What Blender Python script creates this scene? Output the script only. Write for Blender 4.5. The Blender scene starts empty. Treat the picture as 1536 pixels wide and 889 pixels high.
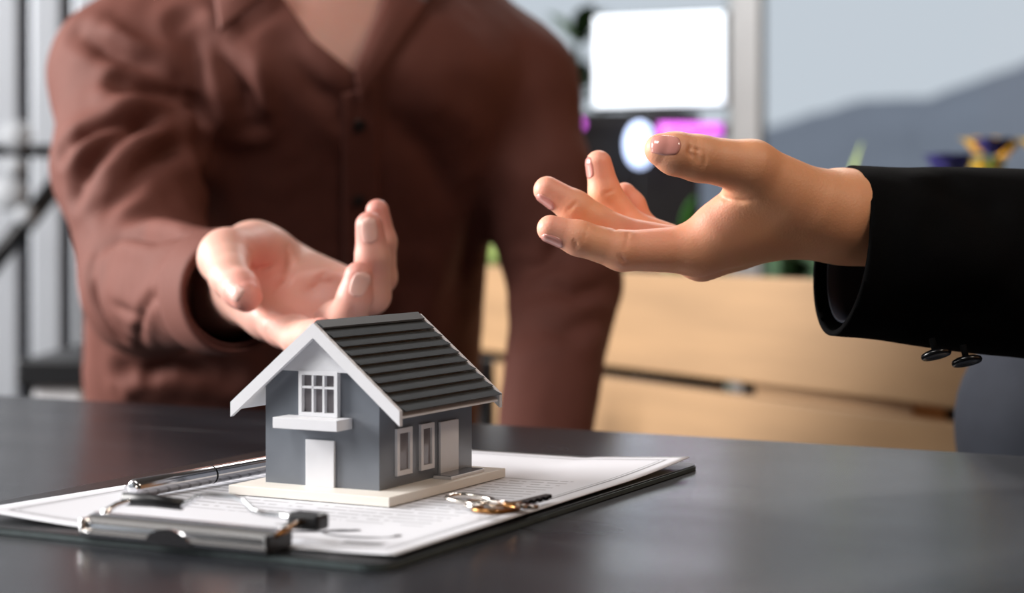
import bpy, bmesh, math, random
import numpy as np
from mathutils import Vector, Matrix, noise

random.seed(7)
scene = bpy.context.scene
COL = scene.collection
R = math.radians

# ------------------------------------------------------------------ camera, sky, light, exposure
F, HZ, CX = 2750.0, 335.0, 768.0       # focal length in pixels, horizon row, middle column (1536x889 frame)
TZ, EYE = 0.75, 0.124                  # table top height, camera height above it
CZ = TZ + EYE
cam_data = bpy.data.cameras.new('camera')
cam = bpy.data.objects.new('camera', cam_data)
COL.objects.link(cam)
cam.location = (0, 0, CZ)
cam.rotation_euler = (R(90), 0, 0)
cam_data.sensor_fit = 'HORIZONTAL'
cam_data.sensor_width = 36.0
cam_data.lens = 36.0 * F / 1536.0
cam_data.shift_y = -(444.5 - HZ) / 1536.0
cam_data.clip_start = 0.02
cam_data.clip_end = 2000
cam_data.dof.use_dof = True
cam_data.dof.focus_distance = 0.858
cam_data.dof.aperture_fstop = 6.2
scene.camera = cam

world = bpy.data.worlds.new('overcast_sky')
scene.world = world
world.use_nodes = True
wn = world.node_tree.nodes
bg = wn['Background']
bg.inputs['Color'].default_value = (0.585, 0.625, 0.69, 1)
bg.inputs['Strength'].default_value = 1.05

def area_light(name, loc, target, sx, sy, watts, col):
    d = bpy.data.lights.new(name, 'AREA')
    d.shape = 'RECTANGLE'
    d.size, d.size_y = sx, sy
    d.energy = watts
    d.color = col
    o = bpy.data.objects.new(name, d)
    COL.objects.link(o)
    o.location = loc
    o.rotation_euler = (Vector(target) - Vector(loc)).to_track_quat('-Z', 'Y').to_euler()
    return o

# daylight falling in through the large side window left of the table, and added overhead lights
area_light('side_window_daylight', (-2.93, 1.40, 1.76), (0.0, 1.10, 0.90), 1.5, 1.2, 236, (1.0, 0.965, 0.935))
area_light('added_overhead_light', (-1.00, 0.05, 2.64), (-0.20, 0.85, 0.80), 1.0, 1.0, 35, (1.0, 0.97, 0.94))  # added soft key from above, its ceiling lamp is invented
area_light('added_overhead_light', (0.55, 3.50, 2.66), (0.55, 3.51, 0.0), 0.6, 0.6, 30, (1.0, 0.98, 0.96))  # added to brighten the white mullion and the far end
area_light('added_overhead_light', (1.25, -0.35, 2.66), (0.1, 0.8, 0.8), 0.6, 0.6, 21, (1.0, 0.84, 0.68))  # added warm fill for right-hand faces and the reaching hand

vs = scene.view_settings
vs.view_transform = 'Standard'
vs.look = 'None'
vs.exposure = 0.0
vs.gamma = 1.0
vs.use_curve_mapping = False

# ------------------------------------------------------------------ helpers
def P(u, v, Y):
    return np.array([(u - CX) * Y / F, Y, CZ - (v - HZ) * Y / F])

def lin(c):
    out = []
    for x in c[:3]:
        x /= 255.0
        out.append(x / 12.92 if x <= 0.04045 else ((x + 0.055) / 1.055) ** 2.4)
    return (out[0], out[1], out[2], 1.0)

def new_mat(name):
    m = bpy.data.materials.new(name)
    m.use_nodes = True
    return m, m.node_tree.nodes, m.node_tree.links, m.node_tree.nodes['Principled BSDF']

def mat(name, col, rough=0.5, metal=0.0, spec=0.5, var=0.0, vscale=40, bump=0.0, bscale=200, sss=0.0,
        sss_r=(1, .35, .2), sss_s=0.004, sheen=0.0, coat=0.0, stretch=None, rvar=0.0, emit=0.0):
    m, n, l, b = new_mat(name)
    c = lin(col)
    b.inputs['Base Color'].default_value = c
    b.inputs['Roughness'].default_value = rough
    b.inputs['Metallic'].default_value = metal
    b.inputs['Specular IOR Level'].default_value = spec
    if coat:
        b.inputs['Coat Weight'].default_value = coat
        b.inputs['Coat Roughness'].default_value = 0.08
    if sss:
        b.inputs['Subsurface Weight'].default_value = sss
        b.inputs['Subsurface Radius'].default_value = sss_r
        b.inputs['Subsurface Scale'].default_value = sss_s
    if sheen:
        b.inputs['Sheen Weight'].default_value = sheen
        b.inputs['Sheen Roughness'].default_value = 0.4
    if emit:
        b.inputs['Emission Color'].default_value = c
        b.inputs['Emission Strength'].default_value = emit
    tc = n.new('ShaderNodeTexCoord')
    src = tc.outputs['Object']
    if stretch:
        mp = n.new('ShaderNodeMapping')
        mp.inputs['Scale'].default_value = stretch
        l.new(src, mp.inputs['Vector'])
        src = mp.outputs['Vector']
    if var or rvar:
        t = n.new('ShaderNodeTexNoise')
        t.inputs['Scale'].default_value = vscale
        t.inputs['Detail'].default_value = 5
        l.new(src, t.inputs['Vector'])
        if var:
            r = n.new('ShaderNodeValToRGB')
            r.color_ramp.elements[0].position = 0.3
            r.color_ramp.elements[1].position = 0.7
            r.color_ramp.elements[0].color = tuple(max(0, x * (1 - var)) for x in c[:3]) + (1,)
            r.color_ramp.elements[1].color = tuple(min(1, x * (1 + var)) for x in c[:3]) + (1,)
            l.new(t.outputs['Fac'], r.inputs['Fac'])
            l.new(r.outputs['Color'], b.inputs['Base Color'])
        if rvar:
            mr = n.new('ShaderNodeMapRange')
            mr.inputs['To Min'].default_value = max(0.02, rough - rvar)
            mr.inputs['To Max'].default_value = rough + rvar
            l.new(t.outputs['Fac'], mr.inputs['Value'])
            l.new(mr.outputs['Result'], b.inputs['Roughness'])
    if bump:
        t2 = n.new('ShaderNodeTexNoise')
        t2.inputs['Scale'].default_value = bscale
        t2.inputs['Detail'].default_value = 3
        l.new(src, t2.inputs['Vector'])
        bp = n.new('ShaderNodeBump')
        bp.inputs['Strength'].default_value = bump
        bp.inputs['Distance'].default_value = 0.001
        l.new(t2.outputs['Fac'], bp.inputs['Height'])
        l.new(bp.outputs['Normal'], b.inputs['Normal'])
    return m

def link(name, me, m, parent=None, smooth=False):
    o = bpy.data.objects.new(name, me)
    COL.objects.link(o)
    if m is not None and not me.materials:
        me.materials.append(m)
    if smooth:
        me.polygons.foreach_set('use_smooth', [True] * len(me.polygons))
    if parent is not None:
        o.parent = parent
        if parent.get('_world'):
            o.matrix_parent_inverse = Matrix.Translation(parent.location).inverted()
    return o

def mesh_obj(name, v, f, m, parent=None, smooth=False):
    me = bpy.data.meshes.new(name)
    me.from_pydata([tuple(map(float, p)) for p in v], [], [tuple(map(int, q)) for q in f])
    me.update()
    return link(name, me, m, parent, smooth)

def tag(o, label=None, cat=None, group=None, kind=None):
    if label: o['label'] = label
    if cat: o['category'] = cat
    if group: o['group'] = group
    if kind: o['kind'] = kind
    return o

def root(name, loc, label, cat, rz=0.0, group=None, world_children=False):
    o = bpy.data.objects.new(name, None)
    COL.objects.link(o)
    o.empty_display_size = 0.05
    o.location = loc
    o.rotation_euler = (0, 0, rz)
    if world_children:
        o['_world'] = 1
    return tag(o, label, cat, group)

class MB:
    """collects shapes for one mesh"""
    def __init__(self):
        self.bm = bmesh.new()
    def box(self, lo, hi, bev=0.0, mtx=None):
        lo, hi = Vector(lo), Vector(hi)
        r = bmesh.ops.create_cube(self.bm, size=1.0)
        vv = r['verts']
        c, s = (lo + hi) / 2, hi - lo
        for v in vv:
            v.co = Vector((v.co.x * s.x, v.co.y * s.y, v.co.z * s.z)) + c
        if bev:
            ee = list({e for v in vv for e in v.link_edges})
            rr = bmesh.ops.bevel(self.bm, geom=ee, offset=bev, segments=2, affect='EDGES', profile=0.5)
            vv = list(set(rr['verts']) | {v for v in vv if v.is_valid})
        if mtx is not None:
            bmesh.ops.transform(self.bm, matrix=mtx, verts=vv)
        return self
    def prism(self, pts, axis, a, b):
        """extrude a polygon along axis: pts are 2-D in the other two axes"""
        def mk(p, t):
            q = [0, 0, 0]
            o = [i for i in range(3) if i != axis]
            q[o[0]], q[o[1]], q[axis] = p[0], p[1], t
            return self.bm.verts.new(q)
        A = [mk(p, a) for p in pts]
        B = [mk(p, b) for p in pts]
        n = len(pts)
        self.bm.faces.new(A); self.bm.faces.new(B[::-1])
        for i in range(n):
            self.bm.faces.new((A[i], B[i], B[(i + 1) % n], A[(i + 1) % n]))
        return self
    def tube(self, path, rad, seg=12, closed=False):
        path = [Vector(p) for p in path]
        n = len(path)
        rads = rad if hasattr(rad, '__len__') else [rad] * n
        rings = []
        up = Vector((0.13, 0.21, 0.97)).normalized()
        for i, p in enumerate(path):
            if closed:
                d = path[(i + 1) % n] - path[i - 1]
            else:
                d = path[min(i + 1, n - 1)] - path[max(i - 1, 0)]
            d.normalize()
            x = d.cross(up)
            if x.length < 1e-4: x = d.cross(Vector((1, 0, 0)))
            x.normalize()
            y = d.cross(x)
            rings.append([self.bm.verts.new(p + rads[i] * (math.cos(2 * math.pi * k / seg) * x + math.sin(2 * math.pi * k / seg) * y)) for k in range(seg)])
        for i in range(n if closed else n - 1):
            a, b = rings[i], rings[(i + 1) % n]
            for k in range(seg):
                self.bm.faces.new((a[k], a[(k + 1) % seg], b[(k + 1) % seg], b[k]))
        if not closed:
            self.bm.faces.new(rings[0][::-1]); self.bm.faces.new(rings[-1])
        return self
    def lathe(self, prof, origin, axis, seg=32):
        """prof: (radius, height) pairs along axis"""
        origin, axis = Vector(origin), Vector(axis).normalized()
        x = axis.orthogonal().normalized(); y = axis.cross(x)
        rings = []
        for r, h in prof:
            rings.append([self.bm.verts.new(origin + axis * h + max(r, 1e-5) * (math.cos(2 * math.pi * k / seg) * x + math.sin(2 * math.pi * k / seg) * y)) for k in range(seg)])
        for a, b in zip(rings, rings[1:]):
            for k in range(seg):
                self.bm.faces.new((a[k], a[(k + 1) % seg], b[(k + 1) % seg], b[k]))
        self.bm.faces.new(rings[0][::-1]); self.bm.faces.new(rings[-1])
        return self
    def build(self, name, m, parent=None, smooth=False, autosmooth=False):
        me = bpy.data.meshes.new(name)
        bmesh.ops.recalc_face_normals(self.bm, faces=self.bm.faces)
        self.bm.to_mesh(me); self.bm.free()
        o = link(name, me, m, parent, smooth or autosmooth)
        if autosmooth:
            me.set_sharp_from_angle(angle=R(40))
        return o

# ---- signed distance modelling for bodies and cloth
def cone(p, a, b, ra, rb):
    a = np.asarray(a, p.dtype); b = np.asarray(b, p.dtype)
    ab = b - a
    q = p - a
    t = np.clip((q @ ab) / max(float(ab @ ab), 1e-12), 0, 1)
    q = q - t[:, None] * ab
    return np.sqrt(np.einsum('ij,ij->i', q, q)) - (ra + (rb - ra) * t)

def ell(p, c, r, M=None):
    q = p - np.asarray(c, p.dtype)
    if M is not None: q = q @ np.asarray(M, p.dtype)
    r = np.asarray(r, p.dtype)
    k0 = np.sqrt((q / r) ** 2 @ np.ones(3, p.dtype))
    k1 = np.sqrt((q / (r * r)) ** 2 @ np.ones(3, p.dtype))
    return k0 * (k0 - 1) / np.maximum(k1, 1e-6)

def smin(a, b, k):
    h = np.clip(0.5 + 0.5 * (b - a) / k, 0, 1)
    return b + (a - b) * h - k * h * (1 - h)

def smax(a, b, k):
    return -smin(-a, -b, k)

def grad(f, p, e):
    g = np.empty_like(p)
    for i in range(3):
        d = np.zeros(3); d[i] = e
        g[:, i] = (f(p + d) - f(p - d)) / (2 * e)
    return g

def newton(f, v, e, it=3):
    for _ in range(it):
        g = grad(f, v, e)
        g2 = np.maximum(np.einsum('ij,ij->i', g, g), 0.04)
        s = np.clip(f(v) / g2, -3 * e, 3 * e)
        v = v - s[:, None] * g
    return v

def nets(f, lo, hi, h, it=3):
    lo, hi = np.array(lo, float), np.array(hi, float)
    n = np.ceil((hi - lo) / h).astype(int) + 1
    ax = [lo[i] + h * np.arange(n[i]) for i in range(3)]
    V = np.empty(n, np.float32)
    yz = np.stack(np.meshgrid(ax[1], ax[2], indexing='ij'), -1).reshape(-1, 2)
    step = max(1, int(400000 / len(yz)))
    for i0 in range(0, n[0], step):
        xs = ax[0][i0:i0 + step]
        p = np.empty((len(xs) * len(yz), 3), np.float32)
        p[:, 0] = np.repeat(xs, len(yz)); p[:, 1:] = np.tile(yz, (len(xs), 1))
        V[i0:i0 + step] = f(p).reshape(len(xs), n[1], n[2])
    S = V < 0
    cnt = sum(S[i:n[0] - 1 + i, j:n[1] - 1 + j, k:n[2] - 1 + k].astype(np.int8) for i in (0, 1) for j in (0, 1) for k in (0, 1))
    act = np.argwhere((cnt > 0) & (cnt < 8))
    idx = -np.ones(np.array(n) - 1, np.int64)
    idx[tuple(act.T)] = np.arange(len(act))
    corners = np.array([(i, j, k) for i in (0, 1) for j in (0, 1) for k in (0, 1)])
    cv = np.stack([V[tuple((act + c).T)] for c in corners], 1)
    acc = np.zeros((len(act), 3)); num = np.zeros(len(act))
    for a in range(8):
        for b in range(a + 1, 8):
            d = corners[b] - corners[a]
            if abs(d).sum() != 1: continue
            m = (cv[:, a] < 0) != (cv[:, b] < 0)
            t = cv[m, a] / (cv[m, a] - cv[m, b])
            acc[m] += corners[a] + t[:, None] * d
            num[m] += 1
    v = lo + h * (act + acc / num[:, None])
    faces = []
    for axis in range(3):
        sl0 = [slice(None)] * 3; sl1 = [slice(None)] * 3
        sl0[axis] = slice(0, -1); sl1[axis] = slice(1, None)
        A, B = S[tuple(sl0)], S[tuple(sl1)]
        e = np.argwhere(A != B)
        o1, o2 = [(1, 2), (2, 0), (0, 1)][axis]
        ok = (e[:, o1] > 0) & (e[:, o2] > 0) & (e[:, o1] < n[o1] - 1) & (e[:, o2] < n[o2] - 1)
        e = e[ok]
        ins = A[tuple(e.T)]
        d1 = np.zeros(3, int); d1[o1] = 1
        d2 = np.zeros(3, int); d2[o2] = 1
        q = np.stack([idx[tuple((e - d1 - d2).T)], idx[tuple((e - d2).T)], idx[tuple(e.T)], idx[tuple((e - d1).T)]], 1)
        q[~ins] = q[~ins][:, ::-1]
        faces.append(q)
    fc = np.concatenate(faces)
    v = newton(f, v, h * 0.35, it)
    return v, fc

def subdivide(v, q):
    e = np.concatenate([q[:, [0, 1]], q[:, [1, 2]], q[:, [2, 3]], q[:, [3, 0]]])
    es = np.sort(e, 1)
    key = es[:, 0].astype(np.int64) * len(v) + es[:, 1]
    uk, inv = np.unique(key, return_inverse=True)
    ev = (v[uk // len(v)] + v[uk % len(v)]) / 2
    m = len(q)
    E = [len(v) + inv[i * m:(i + 1) * m] for i in range(4)]
    c = len(v) + len(ev) + np.arange(m)
    nv = np.concatenate([v, ev, v[q].mean(1)])
    nq = np.concatenate([np.stack([q[:, i], E[i], c, E[i - 1]], 1) for i in range(4)])
    return nv, nq

def hit(f, u, v, y0, y1, n=500):
    ys = np.linspace(y0, y1, n)
    pts = np.stack([(u - CX) * ys / F, ys, CZ - (v - HZ) * ys / F], 1)
    d = f(pts)
    k = np.argmax(d < 0)
    if d[k] >= 0:
        k = int(np.argmin(d))
    return pts[k]

def normal(f, p, e=0.001):
    g = grad(f, np.array(p, float).reshape(1, 3), e)[0]
    return g / max(np.linalg.norm(g), 1e-9)

def seg_dist(p, a, b):
    ab = b - a
    t = np.clip(((p - a) @ ab) / max(ab @ ab, 1e-12), 0, 1)
    q = p - a - t[:, None] * ab
    return np.sqrt(np.einsum('ij,ij->i', q, q)), t

def groove(v, nrm, lines, scale=1.0, sharp=False):
    """lines: (list of 3-D points, depth, width); depth>0 sinks the surface"""
    disp = np.zeros(len(v))
    for pts, dep, w in lines:
        best = np.full(len(v), 1e9)
        for i, (a, b) in enumerate(zip(pts, pts[1:])):
            d, t = seg_dist(v, np.array(a), np.array(b))
            best = np.minimum(best, d)
        ends = np.minimum(np.linalg.norm(v - pts[0], axis=1), np.linalg.norm(v - pts[-1], axis=1))
        L = sum(np.linalg.norm(np.array(b) - np.array(a)) for a, b in zip(pts, pts[1:]))
        fade = np.clip(ends / (0.3 * L), 0.25, 1)
        prof = np.exp(-(best / w) ** 2)
        if sharp and dep > 0:
            prof = np.exp(-(best / (w * .72)) ** 2) - 0.42 * np.exp(-((best - 1.7 * w) / (1.1 * w)) ** 2)
        disp -= dep * scale * fade * prof
    return v + nrm * disp[:, None]

def normals_of(f, v, e):
    g = grad(f, v, e)
    return g / np.maximum(np.linalg.norm(g, axis=1, keepdims=True), 1e-9)

def chain(p, pts, k=0.003):
    d = None
    for (a, ra), (b, rb) in zip(pts, pts[1:]):
        c = cone(p, a, b, ra, rb)
        d = c if d is None else smin(d, c, k)
    return d

# ------------------------------------------------------------------ materials
M_table = mat('black_slate_laminate', (37, 39, 44), rough=0.25, var=0.2, vscale=7, bump=0.05, bscale=500, stretch=(1.0, 2.2, 1.0), rvar=0.07, spec=0.3)
nt = M_table.node_tree
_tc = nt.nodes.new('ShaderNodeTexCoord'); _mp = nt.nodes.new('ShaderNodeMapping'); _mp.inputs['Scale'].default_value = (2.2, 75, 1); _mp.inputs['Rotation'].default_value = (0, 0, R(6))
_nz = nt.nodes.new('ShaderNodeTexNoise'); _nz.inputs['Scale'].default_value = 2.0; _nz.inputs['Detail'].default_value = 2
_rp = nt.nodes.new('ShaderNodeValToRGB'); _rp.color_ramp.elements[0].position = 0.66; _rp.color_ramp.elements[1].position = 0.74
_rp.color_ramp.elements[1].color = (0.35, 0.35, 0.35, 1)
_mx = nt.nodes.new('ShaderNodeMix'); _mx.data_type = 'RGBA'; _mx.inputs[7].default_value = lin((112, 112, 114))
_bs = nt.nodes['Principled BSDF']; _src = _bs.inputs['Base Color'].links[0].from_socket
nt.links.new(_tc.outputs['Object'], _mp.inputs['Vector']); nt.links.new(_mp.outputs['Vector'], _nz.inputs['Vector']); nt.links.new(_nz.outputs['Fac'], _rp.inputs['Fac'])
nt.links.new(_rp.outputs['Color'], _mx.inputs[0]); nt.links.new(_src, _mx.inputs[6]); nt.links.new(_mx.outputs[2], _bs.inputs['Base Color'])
M_tableleg = mat('black_steel', (24, 24, 26), rough=0.4, metal=0.6, var=0.1, vscale=30)
M_white = mat('white_styrene', (214, 215, 220), rough=0.38, var=0.02, vscale=60, bump=0.04, bscale=400)
M_base = mat('ivory_board', (226, 221, 213), rough=0.45, var=0.02, vscale=50)
M_wall = mat('grey_acrylic', (106, 111, 119), rough=0.22, var=0.05, vscale=45, rvar=0.05, spec=0.7)
M_tile = mat('charcoal_roof_plastic', (80, 84, 88), rough=0.5, var=0.06, vscale=90, spec=0.3)
M_pane = mat('smoked_window_pane', (120, 116, 120), rough=0.08, var=0.12, vscale=120, spec=0.6)
M_chrome = mat('polished_chrome', (232, 233, 236), rough=0.15, metal=1.0, var=0.03, vscale=80)
M_pen = mat('brushed_silver', (178, 176, 178), rough=0.17, metal=1.0)
M_keymetal = mat('nickel_key_metal', (205, 198, 190), rough=0.2, metal=1.0, var=0.08, vscale=200)
M_brass = mat('brass_key_metal', (150, 108, 66), rough=0.28, metal=1.0, var=0.1, vscale=200)
M_blackplastic = mat('black_plastic', (22, 23, 26), rough=0.38, var=0.1, vscale=60)
M_clipboard = mat('black_vinyl_board', (24, 26, 28), rough=0.33, var=0.1, vscale=60, bump=0.15, bscale=600)
M_edge = mat('board_edge_binding', (74, 84, 86), rough=0.42, var=0.15, vscale=120)
M_shirt = mat('brown_cotton_shirt', (104, 63, 55), rough=0.72, var=0.05, vscale=25, bump=0.1, bscale=1500, spec=0.2)
M_button = mat('dark_shirt_button', (26, 16, 15), rough=0.3, var=0.1)
M_suit = mat('black_wool_suit', (6, 6, 7), rough=0.85, var=0.15, vscale=70, bump=0.2, bscale=1800, spec=0.08)
M_lining = mat('navy_cuff_lining', (30, 34, 44), rough=0.45, var=0.1)
M_trouser = mat('charcoal_trouser_cloth', (44, 47, 55), rough=0.8, var=0.08, vscale=60, spec=0.2)
M_jeans = mat('dark_denim', (30, 32, 42), rough=0.85, var=0.1, vscale=60)
M_shoe = mat('black_leather', (18, 16, 15), rough=0.35)
M_hair = mat('black_hair', (22, 17, 15), rough=0.45, var=0.3, vscale=90, stretch=(1, 1, .1))
M_pine = mat('pale_pine_plank', (172, 137, 100), rough=0.5, var=0.1, vscale=6, bump=0.05, bscale=60, stretch=(.6, 6, 6))
M_slat = mat('brushed_aluminium_slat', (168, 173, 181), rough=0.4, metal=0.25, var=0.05, vscale=14, stretch=(1, 1, .2))
M_darkwall = mat('dark_paint', (38, 40, 46), rough=0.7, var=0.1, vscale=6)
M_plaster = mat('grey_plaster', (70, 68, 66), rough=0.9, var=0.05, vscale=8, bump=0.1, bscale=80)
M_woodwall = mat('oak_wall_panelling', (170, 122, 78), rough=0.55, var=0.12, vscale=4, stretch=(1, 5, .5))  # wood tone chosen for its warm bounce, wall out of view
M_ceiling = mat('ceiling_paint', (96, 94, 92), rough=0.95, var=0.03, vscale=5)
M_floor = mat('concrete_floor', (70, 68, 66), rough=0.6, var=0.12, vscale=4)
M_frame = mat('white_window_frame', (232, 236, 240), rough=0.4, var=0.02, vscale=20)
M_seal = mat('grey_window_gasket', (86, 96, 104), rough=0.6, var=0.05)
M_lawn = mat('lawn_green', (92, 128, 70), rough=0.9, var=0.25, vscale=3)
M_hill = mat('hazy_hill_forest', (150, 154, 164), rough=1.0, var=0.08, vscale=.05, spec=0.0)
M_leaf = mat('leaf_green', (72, 132, 62), rough=0.45, var=0.25, vscale=30)
M_leaf2 = mat('leaf_lime', (176, 196, 120), rough=0.5, var=0.15, vscale=30)
M_leafd = mat('leaf_dark', (44, 72, 40), rough=0.5, var=0.3, vscale=20)
M_yellow = mat('yellow_petal', (255, 214, 96), rough=0.6, var=0.1)
M_violet = mat('violet_petal', (80, 74, 150), rough=0.6, var=0.15)
M_soil = mat('potting_soil', (50, 38, 30), rough=1.0, var=0.3, vscale=60)
M_tub = mat('dark_planter_tub', (40, 42, 44), rough=0.6, var=0.1)
M_screen = mat('lit_white_screen', (238, 246, 255), rough=0.3, emit=1.5)
M_magenta = mat('magenta_light_tube', (214, 92, 226), rough=0.3, emit=1.6)
M_bluelamp = mat('cool_white_lamp', (196, 214, 255), rough=0.3, emit=2.2)
M_disc = mat('pale_grey_plastic', (150, 154, 160), rough=0.6, var=0.05)
M_cabinet = mat('black_cabinet_board', (16, 16, 19), rough=0.5, var=0.1)

# glass that lets the view through with a faint reflection
M_glass, n, l, b = new_mat('clear_window_glass')
tr = n.new('ShaderNodeBsdfTransparent'); tr.inputs['Color'].default_value = (0.96, 0.98, 0.98, 1)
gl = n.new('ShaderNodeBsdfGlossy'); gl.inputs['Roughness'].default_value = 0.02
fr = n.new('ShaderNodeFresnel'); fr.inputs['IOR'].default_value = 1.3
mx = n.new('ShaderNodeMixShader')
l.new(fr.outputs['Fac'], mx.inputs[0]); l.new(tr.outputs[0], mx.inputs[1]); l.new(gl.outputs[0], mx.inputs[2])
l.new(mx.outputs[0], n['Material Output'].inputs['Surface'])
n.remove(b)

def skin_mat(name, base, red, rough=0.42):
    m, n, l, b = new_mat(name)
    at = n.new('ShaderNodeAttribute'); at.attribute_name = 'blush'
    tc = n.new('ShaderNodeTexCoord')
    t = n.new('ShaderNodeTexNoise'); t.inputs['Scale'].default_value = 70; t.inputs['Detail'].default_value = 6
    l.new(tc.outputs['Object'], t.inputs['Vector'])
    mm = n.new('ShaderNodeMath'); mm.operation = 'MULTIPLY_ADD'
    mm.inputs[1].default_value = 0.5; mm.inputs[2].default_value = -0.25
    l.new(t.outputs['Fac'], mm.inputs[0])
    ad = n.new('ShaderNodeMath'); ad.operation = 'ADD'; ad.use_clamp = True
    l.new(at.outputs['Fac'], ad.inputs[0]); l.new(mm.outputs[0], ad.inputs[1])
    mix = n.new('ShaderNodeMix'); mix.data_type = 'RGBA'
    mix.inputs[6].default_value = lin(base); mix.inputs[7].default_value = lin(red)
    l.new(ad.outputs[0], mix.inputs[0])
    l.new(mix.outputs[2], b.inputs['Base Color'])
    b.inputs['Roughness'].default_value = rough
    b.inputs['Subsurface Weight'].default_value = 0.25
    b.inputs['Subsurface Radius'].default_value = (1.0, 0.35, 0.18)
    b.inputs['Subsurface Scale'].default_value = 0.004
    v = n.new('ShaderNodeTexVoronoi'); v.inputs['Scale'].default_value = 900
    l.new(tc.outputs['Object'], v.inputs['Vector'])
    bp = n.new('ShaderNodeBump'); bp.inputs['Strength'].default_value = 0.12; bp.inputs['Distance'].default_value = 0.0006
    l.new(v.outputs['Distance'], bp.inputs['Height'])
    l.new(bp.outputs['Normal'], b.inputs['Normal'])
    return m
M_skinA = skin_mat('fair_skin', (210, 162, 147), (212, 136, 126), 0.5)
M_skinB = skin_mat('tan_skin', (232, 166, 124), (238, 168, 148), 0.5)
M_nailA = mat('bare_fingernail', (222, 174, 164), rough=0.3, var=0.03, vscale=200, sss=0.2, spec=0.3)
M_nailB = mat('rose_varnished_nail', (218, 150, 140), rough=0.12, var=0.02, vscale=200, coat=0.8)

# printed sheet: text rows, border rules and headings are flat print
def paper_mat(W, L):
    m, n, l, b = new_mat('printed_paper')
    b.inputs['Roughness'].default_value = 0.6
    b.inputs['Specular IOR Level'].default_value = 0.3
    tc = n.new('ShaderNodeUVMap'); tc.uv_map = 'UVMap'
    sp = n.new('ShaderNodeSeparateXYZ'); l.new(tc.outputs['UV'], sp.inputs[0])
    X, Y = sp.outputs[0], sp.outputs[1]     # metres from the front-left corner
    def math_(op, a, c=None, d=None):
        q = n.new('ShaderNodeMath'); q.operation = op
        for i, s in enumerate((a, c, d)):
            if s is None: continue
            if isinstance(s, (int, float)): q.inputs[i].default_value = s
            else: l.new(s, q.inputs[i])
        return q.outputs[0]
    def band(s, a, c):
        return math_('MULTIPLY', math_('GREATER_THAN', s, a), math_('LESS_THAN', s, c))
    ins = math_('MINIMUM', math_('MINIMUM', X, math_('SUBTRACT', W, X)), math_('MINIMUM', Y, math_('SUBTRACT', L, Y)))
    rule = math_('MAXIMUM', band(ins, 0.0082, 0.0098), band(ins, 0.0112, 0.0118))
    row = math_('FRACT', math_('MULTIPLY', Y, 1 / 0.0074))
    rowid = math_('FLOOR', math_('MULTIPLY', Y, 1 / 0.0074))
    cv = n.new('ShaderNodeCombineXYZ')
    l.new(math_('MULTIPLY', X, 260.0), cv.inputs[0]); l.new(math_('MULTIPLY', rowid, 17.3), cv.inputs[1])
    wn_ = n.new('ShaderNodeTexNoise'); wn_.inputs['Scale'].default_value = 1.0; wn_.inputs['Detail'].default_value = 1
    l.new(cv.outputs[0], wn_.inputs['Vector'])
    word = math_('GREATER_THAN', wn_.outputs['Fac'], 0.40)
    txt = math_('MULTIPLY', band(row, 0.30, 0.58), word)
    txt = math_('MULTIPLY', txt, math_('MULTIPLY', band(X, 0.024, W - 0.024), band(Y, 0.062, 0.205)))
    head = math_('MULTIPLY', band(Y, 0.2160, 0.2215), band(X, 0.06, W - 0.06))
    name_ = math_('MULTIPLY', band(Y, 0.0165, 0.0215), band(X, W - 0.034, W - 0.016))
    ink = math_('MAXIMUM', math_('MAXIMUM', math_('MULTIPLY', rule, 0.62), math_('MULTIPLY', txt, 0.42)), math_('MAXIMUM', math_('MULTIPLY', head, 0.0), math_('MULTIPLY', name_, 0.75)))
    mix = n.new('ShaderNodeMix'); mix.data_type = 'RGBA'
    mix.inputs[6].default_value = lin((214, 216, 223)); mix.inputs[7].default_value = lin((40, 40, 48))
    l.new(ink, mix.inputs[0]); l.new(mix.outputs[2], b.inputs['Base Color'])
    return m

# ------------------------------------------------------------------ setting
def struct(o):
    o['kind'] = 'structure'
    return o
X0, X1, Y0, Y1, ZC = -3.0, 2.6, -1.8, 4.2, 2.75
struct(MB().box((X0, Y0, -0.06), (X1, Y1, 0)).build('floor', M_floor))
struct(MB().box((X0, Y0, ZC), (X1, Y1, ZC + 0.1)).build('ceiling', M_ceiling))
struct(MB().box((X0, Y0 - 0.1, 0), (X1, Y0, ZC)).build('wall_rear', M_plaster))
struct(MB().box((X1, Y0, 0), (X1 + 0.1, Y1, ZC)).build('wall_right', M_woodwall))
wl = MB()
wl.box((X0 - 0.1, Y0, 0), (X0, -0.4, ZC)).box((X0 - 0.1, 2.2, 0), (X0, 3.3, ZC))
wl.box((X0 - 0.1, -0.4, 0), (X0, 2.2, 0.7)).box((X0 - 0.1, -0.4, 2.55), (X0, 2.2, ZC))
struct(wl.build('wall_left', M_plaster))
w2 = MB()
for y in (-0.4, 0.87, 2.14): w2.box((X0 - 0.08, y, 0.7), (X0 - 0.02, y + 0.06, 2.55))
for z in (0.7, 2.49): w2.box((X0 - 0.08, -0.34, z), (X0 - 0.02, 2.14, z + 0.06))
w2o = struct(w2.build('window_2', M_frame))
for y0, y1 in ((-0.34, 0.87), (0.93, 2.14)):
    MB().box((X0 - 0.053, y0, 0.76), (X0 - 0.047, y1, 2.49)).build('window_pane', M_glass, w2o)
# slatted metal wall at the far left
wf = struct(MB().box((X0, 3.32, 0), (-0.42, 3.42, ZC)).build('wall_front', M_darkwall))
sl_me = None
for i in range(34):
    x = -0.865 + 0.0764 * (i - 28)
    if sl_me is None:
        so = MB().box((-0.0275, -0.03, 0.05), (0.0275, 0, ZC - 0.05), bev=0.006).build('slat', M_slat, wf)
        sl_me = so.data
    else:
        so = bpy.data.objects.new('slat', sl_me); COL.objects.link(so); so.parent = wf
    so.location = (x + 0.0275, 3.318, 0)
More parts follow.
